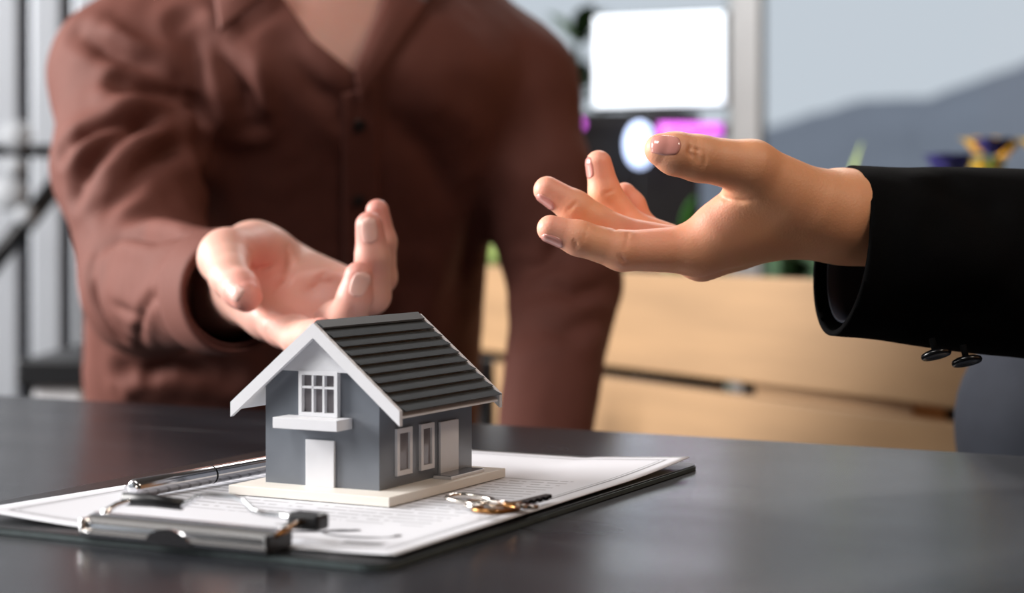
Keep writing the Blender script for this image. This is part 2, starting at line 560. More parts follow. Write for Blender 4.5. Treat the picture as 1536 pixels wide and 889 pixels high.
# glass front
WT = 1.47
struct(MB().box((-0.42, Y1 - 0.05, WT + 0.08), (1.42, Y1, ZC)).build('wall_added_upper', M_plaster))  # unseen wall, brought low to cut the sky's reflection in the table
struct(MB().box((1.42, Y1 - 0.08, 0), (X1, Y1, ZC)).build('wall_added_right', M_woodwall))  # unseen wall added in place of glazing to reduce sky fill
w1 = MB().box((-0.42, Y1 - 0.06, 0), (1.40, Y1, 0.10)).box((-0.42, Y1 - 0.06, WT), (1.40, Y1, WT + 0.08)).build('window_1', M_frame)
struct(w1)
def at_x(px, Y): return (px - CX) * Y / F
mx0, mx1 = at_x(1094, 4.14), at_x(1139, 4.14)
for x0, x1 in ((-0.42, -0.36), (mx0, mx1), (1.33, 1.40)):
    MB().box((x0, Y1 - 0.07, 0.10), (x1, Y1, WT), bev=0.006).build('mullion', M_frame, w1)
    MB().box((x1 - 0.001, Y1 - 0.05, 0.10), (x1 + 0.016, Y1 - 0.01, WT)).build('gasket', M_seal, w1)
for x0, x1 in ((-0.36, mx0), (mx1 + 0.016, 1.33)):
    MB().box((x0, Y1 - 0.033, 0.10), (x1, Y1 - 0.027, WT)).build('window_pane', M_glass, w1)
struct(MB().box((-400, Y1, -0.3), (500, 600, -0.08)).build('ground', M_lawn))
# distant hill ridge
prof = [(-260, 0), (-150, 9), (-60, 13), (0, 10), (22, 9.5), (41.2, 15.5), (49, 18.0), (57, 20.2), (62, 20.4), (67, 20.3), (74, 22.8), (84, 26.4), (95, 31), (120, 37), (170, 34), (260, 20), (380, 0)]
hv, hf = [], []
NR = 9
rng = random.Random(3)
fine = []
for (xa, ha), (xb, hb) in zip(prof, prof[1:]):
    for k in range(6):
        t = k / 6
        fine.append((xa + (xb - xa) * t, ha + (hb - ha) * t + rng.uniform(-.15, .15)))
fine.append(prof[-1])
for x, h in fine:
    for j in range(NR):
        t = j / (NR - 1)
        z = (h + 1.2) * math.sin(t * math.pi / 2) ** 0.8 - 0.5
        hv.append((x * (0.85 + 0.15 * t), 235 + 65 * t + (rng.uniform(-1, 1) if 0 < j < NR - 1 else 0), z))
for i in range(len(fine) - 1):
    for j in range(NR - 1):
        a = i * NR + j
        hf.append((a, a + NR, a + NR + 1, a + 1))
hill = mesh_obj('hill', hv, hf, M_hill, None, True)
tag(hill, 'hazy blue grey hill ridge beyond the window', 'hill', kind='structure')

# ------------------------------------------------------------------ background things
# low plank partition
pa = R(-60.1)
pr = root('plank_partition', (0.133, 2.12, 0), 'low partition of pale pine planks with narrow gaps behind the table', 'partition', pa)
ztop = 0.818
for i in range(6):
    h = 0.112
    z1 = ztop - i * (h + 0.0135)
    MB().box((-1.0, 0, max(z1 - h, 0.02)), (0.62, 0.022, z1), bev=0.003).build('plank', M_pine, pr)
for x0, x1 in ((-0.95, -0.86), (0.21, 0.455), (0.56, 0.61)):
    MB().box((x0, 0.023, 0.0), (x1, 0.065, ztop - 0.02), bev=0.002).build('post', M_pine, pr)

def leaf_mesh(mb, base, dirv, L, w, droop, seg=6):
    base, d = Vector(base), Vector(dirv).normalized()
    side = d.cross(Vector((0, 0, 1)))
    if side.length < 1e-3: side = Vector((1, 0, 0))
    side.normalize()
    prev = None
    for i in range(seg + 1):
        t = i / seg
        c = base + d * L * t + Vector((0, 0, -droop * L * t * t))
        ww = w * math.sin(math.pi * min(0.97, 0.12 + 0.86 * t)) * 0.5
        nrm = side.cross(d).normalized()
        pts = [mb.bm.verts.new(c - side * ww + nrm * ww * .25), mb.bm.verts.new(c), mb.bm.verts.new(c + side * ww + nrm * ww * .25)]
        if prev:
            for k in range(2):
                mb.bm.faces.new((prev[k], prev[k + 1], pts[k + 1], pts[k]))
        prev = pts

def plant(name, loc, label, nleaf, height, width, spread, m, droop=0.25, seed=1, tub=True, group=None):
    r = random.Random(seed)
    o = root(name, loc, label, 'plant', group=group)
    if tub:
        MB().lathe([(0.055, 0), (0.075, 0.13), (0.080, 0.14), (0.070, 0.14), (0.068, 0.125), (0.0, 0.125)], (0, 0, -0.14), (0, 0, 1), 20).build('pot', M_tub, o)
    st = MB()
    st.tube([(0, 0, -0.02), (0.004, 0, height * .35), (0, 0.004, height * .6)], [0.006, 0.005, 0.003], 6)
    st.build('stem', M_leafd, o, True)
    for i in range(nleaf):
        mb = MB()
        a = 2 * math.pi * (i * 0.381 + r.uniform(-.05, .05))
        el = r.uniform(0.5, 1.35)
        d = (math.cos(a) * math.cos(el) * spread, math.sin(a) * math.cos(el) * spread, math.sin(el))
        leaf_mesh(mb, (0, 0, r.uniform(0, height * .55)), d, height * r.uniform(.55, 1.0) * (0.55 + 0.45 * math.sin(el)), width * r.uniform(.7, 1.2), droop)
        mb.build('leaf', m, o, True)
    return o

# shelf trough carrying the plants behind the partition
sh = root('plant_shelf', (0.133, 2.12, 0), 'dark shelf carrying plants behind the pine partition', 'shelf', pa)
MB().box((-1.0, 0.12, 0.60), (0.62, 0.40, 0.63), bev=0.003).build('board', M_tub, sh)
for x in (-0.95, 0.1, 0.58):
    MB().box((x - 0.02, 0.14, 0), (x + 0.02, 0.38, 0.60)).build('leg', M_tub, sh)
def on_shelf(px, Y=None, back=0.26):
    # point of the shelf's mid line seen in this column
    c, s = math.cos(pa), math.sin(pa)
    ox, oy = 0.133 - s * back, 2.12 + c * back
    k = (px - CX) / F
    t = (k * oy - ox) / (c - k * s)
    return (ox + c * t, oy + s * t, 0.77)
G = 'plants on the shelf behind the partition'
plant('leafy_plant', on_shelf(1022), 'bright green grassy plant beneath the reaching open hand', 26, 0.13, 0.016, 1.0, M_leaf, 0.35, 3, group=G)
plant('leafy_plant', on_shelf(915), 'mid green bushy plant beside the seated man\'s left arm', 18, 0.12, 0.020, 1.0, M_leaf, 0.3, 9, group=G)
plant('leafy_plant', on_shelf(1195, back=0.18), 'dark green low plant below the suited person\'s wrist', 22, 0.085, 0.026, 1.1, M_leafd, 0.3, 5, group=G)
plant('leafy_plant', on_shelf(745), 'yellow green plant seen between man\'s arm and torso', 14, 0.10, 0.02, 1.0, M_leaf2, 0.3, 8, group=G)
lp = plant('leafy_plant', on_shelf(1262, back=0.34), 'plant with one tall pale lime leaf above the wrist', 6, 0.09, 0.024, 0.9, M_leaf2, 0.2, 6, group=G)
mb = MB(); leaf_mesh(mb, (-0.02, 0, 0.0), (0.22, 0.0, 1.0), 0.215, 0.075, 0.02, 8); mb.build('leaf', M_leaf2, lp, True)

def flower_plant(loc, label, seed, cols, hgt):
    o = root('flowering_plant', loc, label, 'plant', group=G)
    MB().lathe([(0.055, 0), (0.075, 0.13), (0.080, 0.14), (0.070, 0.14), (0.068, 0.125), (0.0, 0.125)], (0, 0, -0.14), (0, 0, 1), 20).build('pot', M_tub, o)
    r = random.Random(seed)
    for i, m in enumerate(cols):
        a = r.uniform(0, 6.28); q = r.uniform(0.015, 0.055)
        top = Vector((math.cos(a) * q, math.sin(a) * q, hgt * r.uniform(.82, 1.05)))
        mb = MB(); mb.tube([(0, 0, -0.01), top * 0.5 + Vector((0.004, 0, 0)), top], [0.003, 0.0025, 0.002], 6)
        s = mb.build('stem', M_leaf, o, True)
        for k in range(6):
            mb = MB()
            b_ = k * math.pi / 3
            leaf_mesh(mb, top, (math.cos(b_), math.sin(b_), 1.0), 0.036, 0.030, 0.2, 4)
            mb.build('petal', m, s, True)
    for i in range(10):
        mb = MB(); a = i * 2.4
        leaf_mesh(mb, (0, 0, hgt * .1 * (i % 4)), (math.cos(a), math.sin(a), 1.0), hgt * .55, 0.022, .3)
        mb.build('leaf', M_leaf, o, True)
flower_plant(on_shelf(1512, back=0.34), 'plant with yellow blossoms above the black sleeve', 2, [M_yellow] * 7, 0.185)
flower_plant(on_shelf(1422, back=0.19), 'plant with small violet blossoms above the black sleeve', 4, [M_violet] * 5, 0.175)

# lit screen on a black cabinet
cb = root('cabinet', (at_x(955, 3.3), 3.42, 0), 'tall black cabinet beneath the glowing white screen', 'cabinet')
MB().box((-0.115, -0.12, 0.02), (0.115, 0.12, 1.075), bev=0.004).build('body', M_cabinet, cb)
for s in (-1, 1):
    d = MB().box((s * 0.057 - 0.054, -0.128, 0.05), (s * 0.057 + 0.054, -0.121, 1.06), bev=0.002).build('door', M_cabinet, cb)
    MB().tube([(s * 0.012, -0.14, 0.62), (s * 0.012, -0.14, 0.78)], 0.004, 8).build('handle', M_tableleg, d)
mo = root('monitor', (at_x(996, 3.3), 3.36, 1.075), 'glowing white screen standing on the black cabinet', 'monitor', R(-22))
MB().box((-0.05, -0.04, 0.0), (0.05, 0.05, 0.006), bev=0.002).build('foot', M_cabinet, mo)
MB().box((-0.012, 0.0, 0.004), (0.012, 0.015, 0.06)).build('neck', M_cabinet, mo)
MB().box((-0.127, -0.016, 0.010), (0.127, 0.012, 0.183), bev=0.004).build('housing', M_cabinet, mo)
MB().box((-0.123, -0.019, 0.015), (0.123, -0.0165, 0.180)).build('screen', M_screen, mo)
lt = root('light_tube', tuple(P(1035, 196, 3.2)), 'horizontal magenta light tube in front of the black cabinet', 'lamp')
MB().tube([(-0.06, 0, 0), (0.055, 0, 0)], 0.013, 12).build('tube', M_magenta, lt, True)
for s in (-0.068, 0.055):
    MB().tube([(s, 0, 0), (s + 0.012, 0, 0)], 0.0135, 12).build('end_cap', M_cabinet, lt, True)
MB().tube([(0, 0.0, 0), (0, 0.10, 0)], 0.004, 8).build('bracket', M_cabinet, lt)
lm = root('wall_lamp', tuple(P(960, 217, 3.2)), 'cool white oval lamp glowing beside the magenta tube', 'lamp')
MB().lathe([(0.0, -0.014), (0.014, -0.012), (0.024, -0.004), (0.026, 0.004), (0.020, 0.010)], (0, 0, 0), (0, 1, 0), 24).build('diffuser', M_bluelamp, lm, True)
lm.children[0].scale = (1, 1, 1.55)
MB().box((-0.012, 0.01, -0.02), (0.012, 0.09, 0.02)).build('mount', M_cabinet, lm)
ld = root('indicator_lamp', tuple(P(868, 186, 3.2)), 'small magenta lamp at the left edge of the black cabinet', 'lamp')
MB().lathe([(0.0, -0.010), (0.009, -0.006), (0.011, 0.003), (0.007, 0.008)], (0, 0, 0), (0, 1, 0), 16).build('bulb', M_magenta, ld, True)
MB().box((-0.006, 0.008, -0.006), (0.006, 0.10, 0.006)).build('mount', M_cabinet, ld)

# tall plant left of the screen
tp = plant('tall_plant', (at_x(866, 3.85), 3.86, 0.42), 'tall dark green plant left of the glowing screen', 8, 0.90, 0.06, 0.22, M_leafd, 0.22, 12)
rt_p = random.Random(5)
for i in range(34):
    a = i * 2.4; z = rt_p.uniform(0.50, 0.86)
    mb = MB(); leaf_mesh(mb, (math.cos(a) * .01, math.sin(a) * .01, z), (math.cos(a), math.sin(a), rt_p.uniform(.3, 1.6)), rt_p.uniform(.09, .14), .05, .3)
    mb.build('leaf', M_leafd, tp, True)
mb = MB(); mb.tube([(0, 0, .3), (.006, 0, .6), (0, .004, .9)], [.007, .006, .003], 6); mb.build('stem', M_leafd, tp, True)
MB().lathe([(0.10, 0), (0.13, 0.26), (0.14, 0.28), (0.12, 0.28), (0.0, 0.27)], (0, 0, -0.42), (0, 0, 1), 24).build('planter', M_tub, tp)

# unseen ceiling panels added as bodies for the invented overhead lights
for (x, y, lb) in ((-1.00, 0.05, 'added flat lamp panel for the overhead key light'), (0.55, 3.50, 'added flat lamp panel brightening the window end of the room'), (1.25, -0.35, 'added flat lamp panel for warm fill near the panelled wall')):
    cl = root('added_ceiling_lamp', (x, y, ZC), lb, 'lamp')
    MB().box((-0.40, -0.40, -0.025), (0.40, 0.40, -0.001), bev=0.004).build('housing', M_frame, cl)
    MB().box((-0.36, -0.36, -0.030), (0.36, 0.36, -0.0255)).build('diffuser', M_white, cl)

# left background: dark strut frame and another table
fm = root('metal_frame', tuple(P(30, 300, 2.95)[:2]) + (0,), 'black tubular frame with a diagonal strut beside the slatted wall', 'frame', world_children=True)
def tb(a, b, r, name, m): return MB().tube([tuple(a), tuple(b)], r, 12).build(name, m, fm, True)
tb(P(-160, 222, 2.95), P(150, 228, 2.95), 0.0105, 'crossbar', M_tableleg)
tb(P(-70, 470, 2.95), P(120, 232, 2.95), 0.016, 'strut', M_tableleg)
tb(P(-160, 222, 2.95), (P(-160, 222, 2.95)[0], 2.95, 0), 0.012, 'upright', M_tableleg)
tb(P(128, 228, 2.95), (P(128, 228, 2.95)[0], 2.95, 0), 0.012, 'upright', M_tableleg)
for (u, v, r) in ((24, 203, 0.025), (22, 250, 0.017), (14, 290, 0.028), (38, 322, 0.017)):
    MB().lathe([(0, -0.012), (r * .7, -0.011), (r, -0.004), (r, 0.006), (r * .7, 0.01)], tuple(P(u, v, 2.925)), (0, 1, 0), 20).build('disc', M_disc, fm, True)
    MB().tube([tuple(P(u, v, 2.925)), tuple(P(u, max(v, 226), 2.95) + np.array([0.004, 0.004, 0.0]))], 0.004, 8).build('pin', M_chrome, fm, True)
ot = root('side_table', tuple(P(40, 540, 2.45)[:2]) + (0,), 'black table edge behind the seated man at the left', 'table', world_children=True)
zt = P(40, 541, 2.45)[2]
MB().box((P(24, 0, 2.45)[0], 2.45, zt - 0.034), (P(24, 0, 2.45)[0] + 0.42, 3.0, zt), bev=0.003).build('tabletop', M_blackplastic, ot)
for dx in (0.02, 0.36):
    for dy in (0.02, 0.47):
        x = P(24, 0, 2.45)[0] + dx
        MB().box((x - 0.012, 2.45 + dy, 0), (x + 0.012, 2.48 + dy, zt - 0.034)).build('leg', M_tableleg, ot)
MB().box((P(24, 0, 2.45)[0] + 0.01, 2.47, zt - 0.068), (P(24, 0, 2.45)[0] + 0.40, 2.95, zt - 0.060)).build('shelf', M_blackplastic, ot)
tr_ = MB().box((P(48, 0, 2.46)[0], 2.465, zt - 0.0595), (P(122, 0, 2.46)[0], 2.75, zt - 0.034), bev=0.004).build('storage_tray', M_white)
tag(tr_, 'flat white box on the shelf under the black table edge', 'box')

# ------------------------------------------------------------------ table
TA = R(-28.3)                                   # everything on the table follows its far edge
tbl = root('table', (-0.05, 1.155, 0), 'black slate topped table carrying the clipboard and model house', 'table', TA)
MB().box((-1.05, -0.95, TZ - 0.035), (0.95, 0.0, TZ), bev=0.003).build('tabletop', M_table, tbl)
for x in (-0.98, 0.88):
    for y in (-0.88, -0.07):
        MB().box((x - 0.025, y - 0.025, 0), (x + 0.025, y + 0.025, TZ - 0.035), bev=0.003).build('leg', M_tableleg, tbl)
MB().box((-0.95, -0.86, TZ - 0.085), (0.86, -0.09, TZ - 0.036)).build('apron', M_tableleg, tbl)

# ------------------------------------------------------------------ clipboard
# local frame: x to the right along the front edge, y away along the right edge, origin at the front right corner
CB = R(-27.0)
K0 = (-0.0456, 0.6495, TZ)
BW, BL, BT = 0.228, 0.312, 0.0028
clipb = root('clipboard', K0, 'black clipboard with a chrome lever clip under the printed sheet', 'clipboard', CB)
def rrect(x0, y0, x1, y1, r, n=6):
    pts = []
    for cx, cy, a0 in ((x1 - r, y1 - r, 0), (x0 + r, y1 - r, 90), (x0 + r, y0 + r, 180), (x1 - r, y0 + r, 270)):
        for k in range(n + 1):
            a = R(a0 + 90 * k / n)
            pts.append((cx + r * math.cos(a), cy + r * math.sin(a)))
    return pts
MB().prism(rrect(-BW, 0, 0, BL, 0.010), 2, 0.0003, BT - 0.0006).build('edge_binding', M_edge, clipb)
MB().prism(rrect(-BW + 0.0006, 0.0006, -0.0006, BL - 0.0006, 0.0095), 2, BT - 0.0007, BT).build('board', M_clipboard, clipb)
# lever clip
cx0, cx1 = -0.136, -0.049
clip_ = MB().prism([(-0.0015, 0.0030), (-0.0020, 0.0046), (-0.0010, 0.0054), (0.0006, 0.0058), (0.0012, 0.0082), (0.0036, 0.0102),
                    (0.0080, 0.0112), (0.0125, 0.0104), (0.0158, 0.0082), (0.0168, 0.0058), (0.0156, 0.0058),
                    (0.0145, 0.0076), (0.0118, 0.0094), (0.0080, 0.0100), (0.0044, 0.0092), (0.0024, 0.0076), (0.0020, 0.0052), (0.0040, 0.0030)], 0, cx0, cx1).build('clip_bar', M_chrome, clipb, autosmooth=True)
mid = (cx0 + cx1) / 2
half = [(mid + 0.0105 * math.cos(R(a)), 0.0030 + 0.0062 * math.sin(R(a))) for a in range(0, 181, 15)]
MB().prism(half, 1, -0.0034, -0.0022).build('rivet_tab', M_pen, clip_)
for x in (cx0 - 0.0005, cx1 - 0.0015):
    MB().box((x, -0.0012, 0.0030), (x + 0.002, 0.0150, 0.0098), bev=0.0006).build('end_plate', M_blackplastic if x > mid else M_chrome, clip_)
wp = [(cx0 + 0.004, 0.008, 0.0110), (cx0 + 0.002, 0.018, 0.0125), (cx0 + 0.005, 0.027, 0.0140), (cx0 + 0.014, 0.029, 0.0132), (mid - 0.022, 0.0285, 0.0120),
      (mid - 0.016, 0.029, 0.0130), (mid - 0.011, 0.030, 0.0165), (mid - 0.006, 0.031, 0.0172), (mid + 0.006, 0.031, 0.0172), (mid + 0.011, 0.030, 0.0165), (mid + 0.016, 0.029, 0.0130), (mid + 0.022, 0.0285, 0.0120),
      (cx1 - 0.014, 0.028, 0.0120), (cx1 - 0.003, 0.026, 0.0120), (cx1 + 0.0005, 0.018, 0.0115), (cx1 - 0.001, 0.008, 0.0100)]
MB().tube(wp, 0.00125, 10).build('lever_wire', M_chrome, clipb, True)
MB().tube([(cx0 + 0.0005, 0.024, 0.0140), (cx0 + 0.012, 0.0285, 0.0136), (cx0 + 0.026, 0.0290, 0.0128)], [0.0027, 0.0027, 0.0022], 12).build('rubber_grip', M_blackplastic, clipb, True)
MB().box((cx1 - 0.006, 0.020, 0.0085), (cx1 + 0.0085, 0.0285, 0.0150), bev=0.0014).build('rubber_grip', M_blackplastic, clipb)
MB().tube([(cx1 + 0.001, 0.020, 0.012), (cx1 + 0.0005, 0.010, 0.010), (cx1 - 0.0005, 0.003, 0.0085)], 0.0011, 8).build('lever_arm', M_brass, clipb, True)

# ------------------------------------------------------------------ printed sheet
PW, PL = 0.1985, 0.289
px1, py0 = -0.0025, 0.0125
sheet = root('paper_sheet', K0, 'white printed contract sheet with ruled border held in the clipboard', 'paper', CB)
nx, ny = 42, 58
def paper_z(X, Y):
    z = BT + 0.0006
    fr = max(0, 1 - Y / 0.05)
    rt = max(0, 1 - (PW - X) / 0.055)
    z += 0.0012 * rt ** 2
    lf = max(0, 1 - X / 0.07)
    z += 0.0035 * lf ** 1.6 * max(0, 1 - Y / 0.16)
    bk = max(0, 1 - (PL - Y) / 0.08)
    z += 0.0025 * bk ** 1.6 * rt ** .5
    return z
vv, ff, uv = [], [], []
for j in range(ny + 1):
    for i in range(nx + 1):
        X, Y = PW * i / nx, PL * j / ny
        vv.append((px1 - PW + X, py0 + Y, paper_z(X, Y))); uv.append((X, Y))
for j in range(ny):
    for i in range(nx):
        a = j * (nx + 1) + i
        ff.append((a, a + 1, a + nx + 2, a + nx + 1))
po = mesh_obj('page', vv, ff, paper_mat(PW, PL), sheet, True)
ul = po.data.uv_layers.new(name='UVMap')
for lp_ in po.data.loops:
    ul.data[lp_.index].uv = uv[lp_.vertex_index]
so = po.modifiers.new('thickness', 'SOLIDIFY'); so.thickness = 0.00035; so.offset = -1
# handwritten signature, an ink line lying on the page
sig = []
for k in range(60):
    t = k / 59
    sx = 0.118 + 0.052 * t + 0.010 * math.sin(t * 15.0)
    sy = 0.036 + 0.010 * math.sin(t * 12.5 + .6) * (1 - .35 * t)
    sig.append((px1 - PW + sx, py0 + sy, paper_z(sx, sy) + 0.00025))
mb = MB(); prev = None
for i, p in enumerate(sig):
    q = Vector(sig[min(i + 1, 59)]) - Vector(sig[max(i - 1, 0)])
    s = Vector((-q.y, q.x, 0)).normalized() * (0.0004 + 0.0009 * abs(math.sin(i * .35)))
    a, b2 = mb.bm.verts.new(Vector(p) + s), mb.bm.verts.new(Vector(p) - s)
    if prev: mb.bm.faces.new((prev[0], prev[1], b2, a))
    prev = (a, b2)
M_ink = mat('pen_ink', (52, 50, 58), rough=0.5)
mb.build('signature', M_ink, sheet)

def on_board(t, s, z=0.0):
    """clipboard coordinates (left from the right edge, away from the front) to world"""
    c, sn = math.cos(CB), math.sin(CB)
    return Vector((K0[0] - t * c - s * sn, K0[1] - t * sn + s * c, TZ + z))
SZ = BT + 0.00062                                # page surface above the table

# ------------------------------------------------------------------ pen
pr_ = 0.0042
e0 = P(199, 734, 0.795)
e0 = Vector((e0[0], e0[1], TZ + SZ + pr_ + 0.0012))
pd = Vector((0.50, 0.866, 0)).normalized()
pen = root('pen', e0, 'slim silver metal pen lying behind the model house', 'pen', math.atan2(pd.y, pd.x) - math.pi / 2)
MB().lathe([(0.0030, 0.0), (0.0036, 0.0003), (pr_, 0.0012), (pr_, 0.052)], (0, 0, 0), (0, 1, 0), 28).build('cap', M_pen, pen, autosmooth=True)
MB().lathe([(pr_ - 0.0004, 0.0521), (pr_ - 0.0004, 0.0532)], (0, 0, 0), (0, 1, 0), 28).build('ring', M_blackplastic, pen, autosmooth=True)
MB().lathe([(pr_, 0.0533), (pr_, 0.105), (0.0036, 0.120), (0.0016, 0.134), (0.0008, 0.139)], (0, 0, 0), (0, 1, 0), 28).build('barrel', M_pen, pen, autosmooth=True)
MB().lathe([(0.0012, -0.0006), (0.0026, -0.0004), (0.0029, 0.0002)], (0, 0, 0), (0, 1, 0), 20).build('end_disc', M_chrome, pen, autosmooth=True)
MB().box((-pr_ - 0.0016, 0.001, -0.0012), (-pr_ - 0.0006, 0.038, 0.0012), bev=0.0003).box((-pr_ - 0.0014, 0.001, -0.001), (-pr_ + 0.0008, 0.004, 0.001)).build('pocket_clip', M_chrome, pen)

# ------------------------------------------------------------------ model house
# local frame: x right along the gable front, y along the side, origin at the front right corner of its base plate
HA = R(-27.5)
HZ0 = TZ + SZ + 0.0003
house = root('model_house', (-0.0520, 0.7768, HZ0), 'small grey model house with white trim and charcoal ribbed roof', 'model house', HA)
house['_h'] = 1
dz = -(SZ + 0.0003)                              # heights below were taken from the table top
bt = 0.0048 + dz + 0.0030
MB().box((-0.0835, 0, 0), (0, 0.106, bt), bev=0.0003).build('base_plate', M_base, house)
wx0, wx1, wy0, wy1 = -0.0740, -0.0142, 0.0150, 0.0985
mx_ = (wx0 + wx1) / 2
apex, tipz, tw, slope = 0.0804 + dz, 0.0440 + dz, 0.0440, 0.827
def roof_z(x): return apex - slope * abs(x - mx_)
rt_ = 0.0046                                     # vertical roof thickness
sx = wx1 - mx_
MB().prism([(wx0, bt), (wx1, bt), (wx1, roof_z(wx1) - rt_ - 0.0002), (mx_, apex - rt_ - 0.0002), (wx0, roof_z(wx0) - rt_ - 0.0002)], 1, wy0, wy1).build('walls', M_wall, house)
# roof core (white soffit below), barge boards, ribbed tile rows
def slab(y0, y1, z_top, thick, name, m, side, x_out=tw, par=house):
    s = side
    o0, o1 = (mx_, apex + z_top), (mx_ + s * x_out, apex - slope * x_out + z_top)
    return MB().prism([o0, o1, (o1[0], o1[1] - thick), (o0[0], o0[1] - thick)], 1, y0, y1).build(name, m, par)
by0, by1 = 0.0080, 0.1020
ridge_parts = []
for s in (1, -1):
    pan = slab(by0 + 0.0026, by1 - 0.0026, -0.0036, rt_ - 0.0038, 'roof_panel', M_white, s, tw - 0.0006)
    slab(by0, by0 + 0.0025, 0.0, 0.0066, 'barge_board', M_white, s, tw + 0.0003)
    slab(by1 - 0.0025, by1, 0.0, 0.0066, 'barge_board', M_white, s, tw + 0.0003)
    L = math.hypot(tw, tw * slope)
    dx, dzr = s * tw / L, -tw * slope / L
    nx_, nz_ = s * slope * tw / L, tw / L
    cap = 0.0046
    nrow = 9
    rh = (L - cap + 0.0012) / nrow
    ya, yb = by0 + 0.0029, by1 - 0.0029
    nrib = 58
    ns = nrib * 4
    for r_ in range(nrow):
        d0 = cap - (0.0020 if r_ == 0 else 0.0008) + r_ * rh
        d1 = cap - 0.0008 + (r_ + 1) * rh
        V_, F_ = [], []
        prof_ = [(d0, -0.0004), (d0 + rh * .5, 0.0003), (d1 - 0.0002, 0.0013), (d1, 0.0011), (d1 - 0.0018, -0.0010)]
        for j in range(ns + 1):
            y = ya + (yb - ya) * j / ns
            w = 0.5 + 0.5 * math.cos(2 * math.pi * j / 4)
            for (d, h) in prof_:
                hh = h + (0.0006 * w - 0.0002 if h > 0 else 0)
                dd = d + (0.0007 * w if d > d1 - 0.0004 and h > 0 else 0)
                V_.append((mx_ + dx * dd + nx_ * hh, y, apex - 0.0010 + dzr * dd + nz_ * hh))
        k = len(prof_)
        for j in range(ns):
            for i in range(k - 1):
                a = j * k + i
                q_ = (a, a + 1, a + k + 1, a + k)
                F_.append(q_ if s < 0 else q_[::-1])
        mesh_obj('tile_row', V_, F_, M_tile, house)
# folded ridge cap
rc = [(mx_, apex + 0.0010), (mx_ + 0.0037, apex - 0.0020), (mx_ + 0.0034, apex - 0.0029), (mx_, apex - 0.0002), (mx_ - 0.0034, apex - 0.0029), (mx_ - 0.0037, apex - 0.0020)]
MB().prism(rc, 1, by0 + 0.0029, by1 - 0.0029).build('ridge_cap', M_tile, house)
# white gable infill
gz = 0.0586 + dz
gw = (apex - rt_ - gz) / slope
MB().prism([(mx_ - gw, gz), (mx_ + gw, gz), (mx_, apex - rt_ - 0.0001)], 1, wy0 - 0.0022, wy0 - 0.0001).build('gable_panel', M_white, house)
MB().prism([(mx_ - gw, gz), (mx_ + gw, gz), (mx_, apex - rt_ - 0.0001)], 1, wy1 + 0.0001, wy1 + 0.0015).build('gable_panel', M_white, house)

def framed_window(name, plane, a0, a1, z0, z1, off, nsx, rows, fw, par, out):
    """window standing proud of a wall: plane 'y' = gable front, 'x' = side wall"""
    o = bpy.data.objects.new(name, None); COL.objects.link(o); o.parent = par
    def bx(u0, u1, w0, w1, d0, d1, nm, m):
        if plane == 'y': return MB().box((u0, off - d1, w0), (u1, off - d0, w1)).build(nm, m, o)
        return MB().box((off + d0, u0, w0), (off + d1, u1, w1)).build(nm, m, o)
    mbf = MB()
    def addf(u0, u1, w0, w1, d1):
        if plane == 'y': mbf.box((u0, off - d1, w0), (u1, off - 0.0001, w1))
        else: mbf.box((off + 0.0001, u0, w0), (off + d1, u1, w1))
    addf(a0, a0 + fw, z0, z1, out); addf(a1 - fw, a1, z0, z1, out)
    addf(a0 + fw, a1 - fw, z0, z0 + fw, out); addf(a0 + fw, a1 - fw, z1 - fw, z1, out)
    mbf.build('window_frame', M_white, o)
    zs = [z0 + fw] + [z0 + (z1 - z0) * r for r in rows] + [z1 - fw]
    us = [a0 + fw + (a1 - a0 - 2 * fw) * i / nsx for i in range(nsx + 1)]
    for i in range(nsx):
        for j in range(len(zs) - 1):
            bx(us[i], us[i + 1], zs[j], zs[j + 1], 0.0001, 0.0004, 'pane', M_pane)
    for u in us[1:-1]:
        bx(u - 0.0005, u + 0.0005, z0 + fw, z1 - fw, 0.0004, out - 0.0002, 'glazing_bar', M_white)
    for z in zs[1:-1]:
        bx(a0 + fw, a1 - fw, z - 0.0005, z + 0.0005, 0.0004, out - 0.0002, 'glazing_bar', M_white)
    return o
framed_window('gable_window', 'y', -0.0545, -0.0341, 0.0389 + dz, 0.0588 + dz, wy0, 3, (0.64,), 0.0017, house, 0.0028)
MB().box((-0.0614, 0.0023, 0.0340 + dz), (-0.0279, wy0 - 0.0001, 0.0388 + dz), bev=0.0002).build('balcony', M_white, house)
MB().box((-0.0516, wy0 - 0.0016, bt), (-0.0366, wy0 - 0.0001, 0.0284 + dz), bev=0.0002).build('front_door', M_white, house)
framed_window('side_window', 'x', 0.0279, 0.0411, 0.0126 + dz, 0.0334 + dz, wx1, 1, (), 0.0022, house, 0.0014)
framed_window('side_window', 'x', 0.0487, 0.0607, 0.0126 + dz, 0.0334 + dz, wx1, 1, (), 0.0022, house, 0.0014)
MB().box((wx1 + 0.0001, 0.0663, bt + 0.0012), (wx1 + 0.0015, 0.0832, 0.0328 + dz), bev=0.0002).build('side_door', M_white, house)
MB().box((wx1 + 0.0016, 0.0590, bt), (-0.0030, 0.0905, bt + 0.0014), bev=0.0002).build('doorstep', M_white, house)
MB().box((wx1 + 0.0017, 0.0596, bt + 0.00141), (-0.0036, 0.0900, bt + 0.0017)).build('step_mat', M_wall, house)

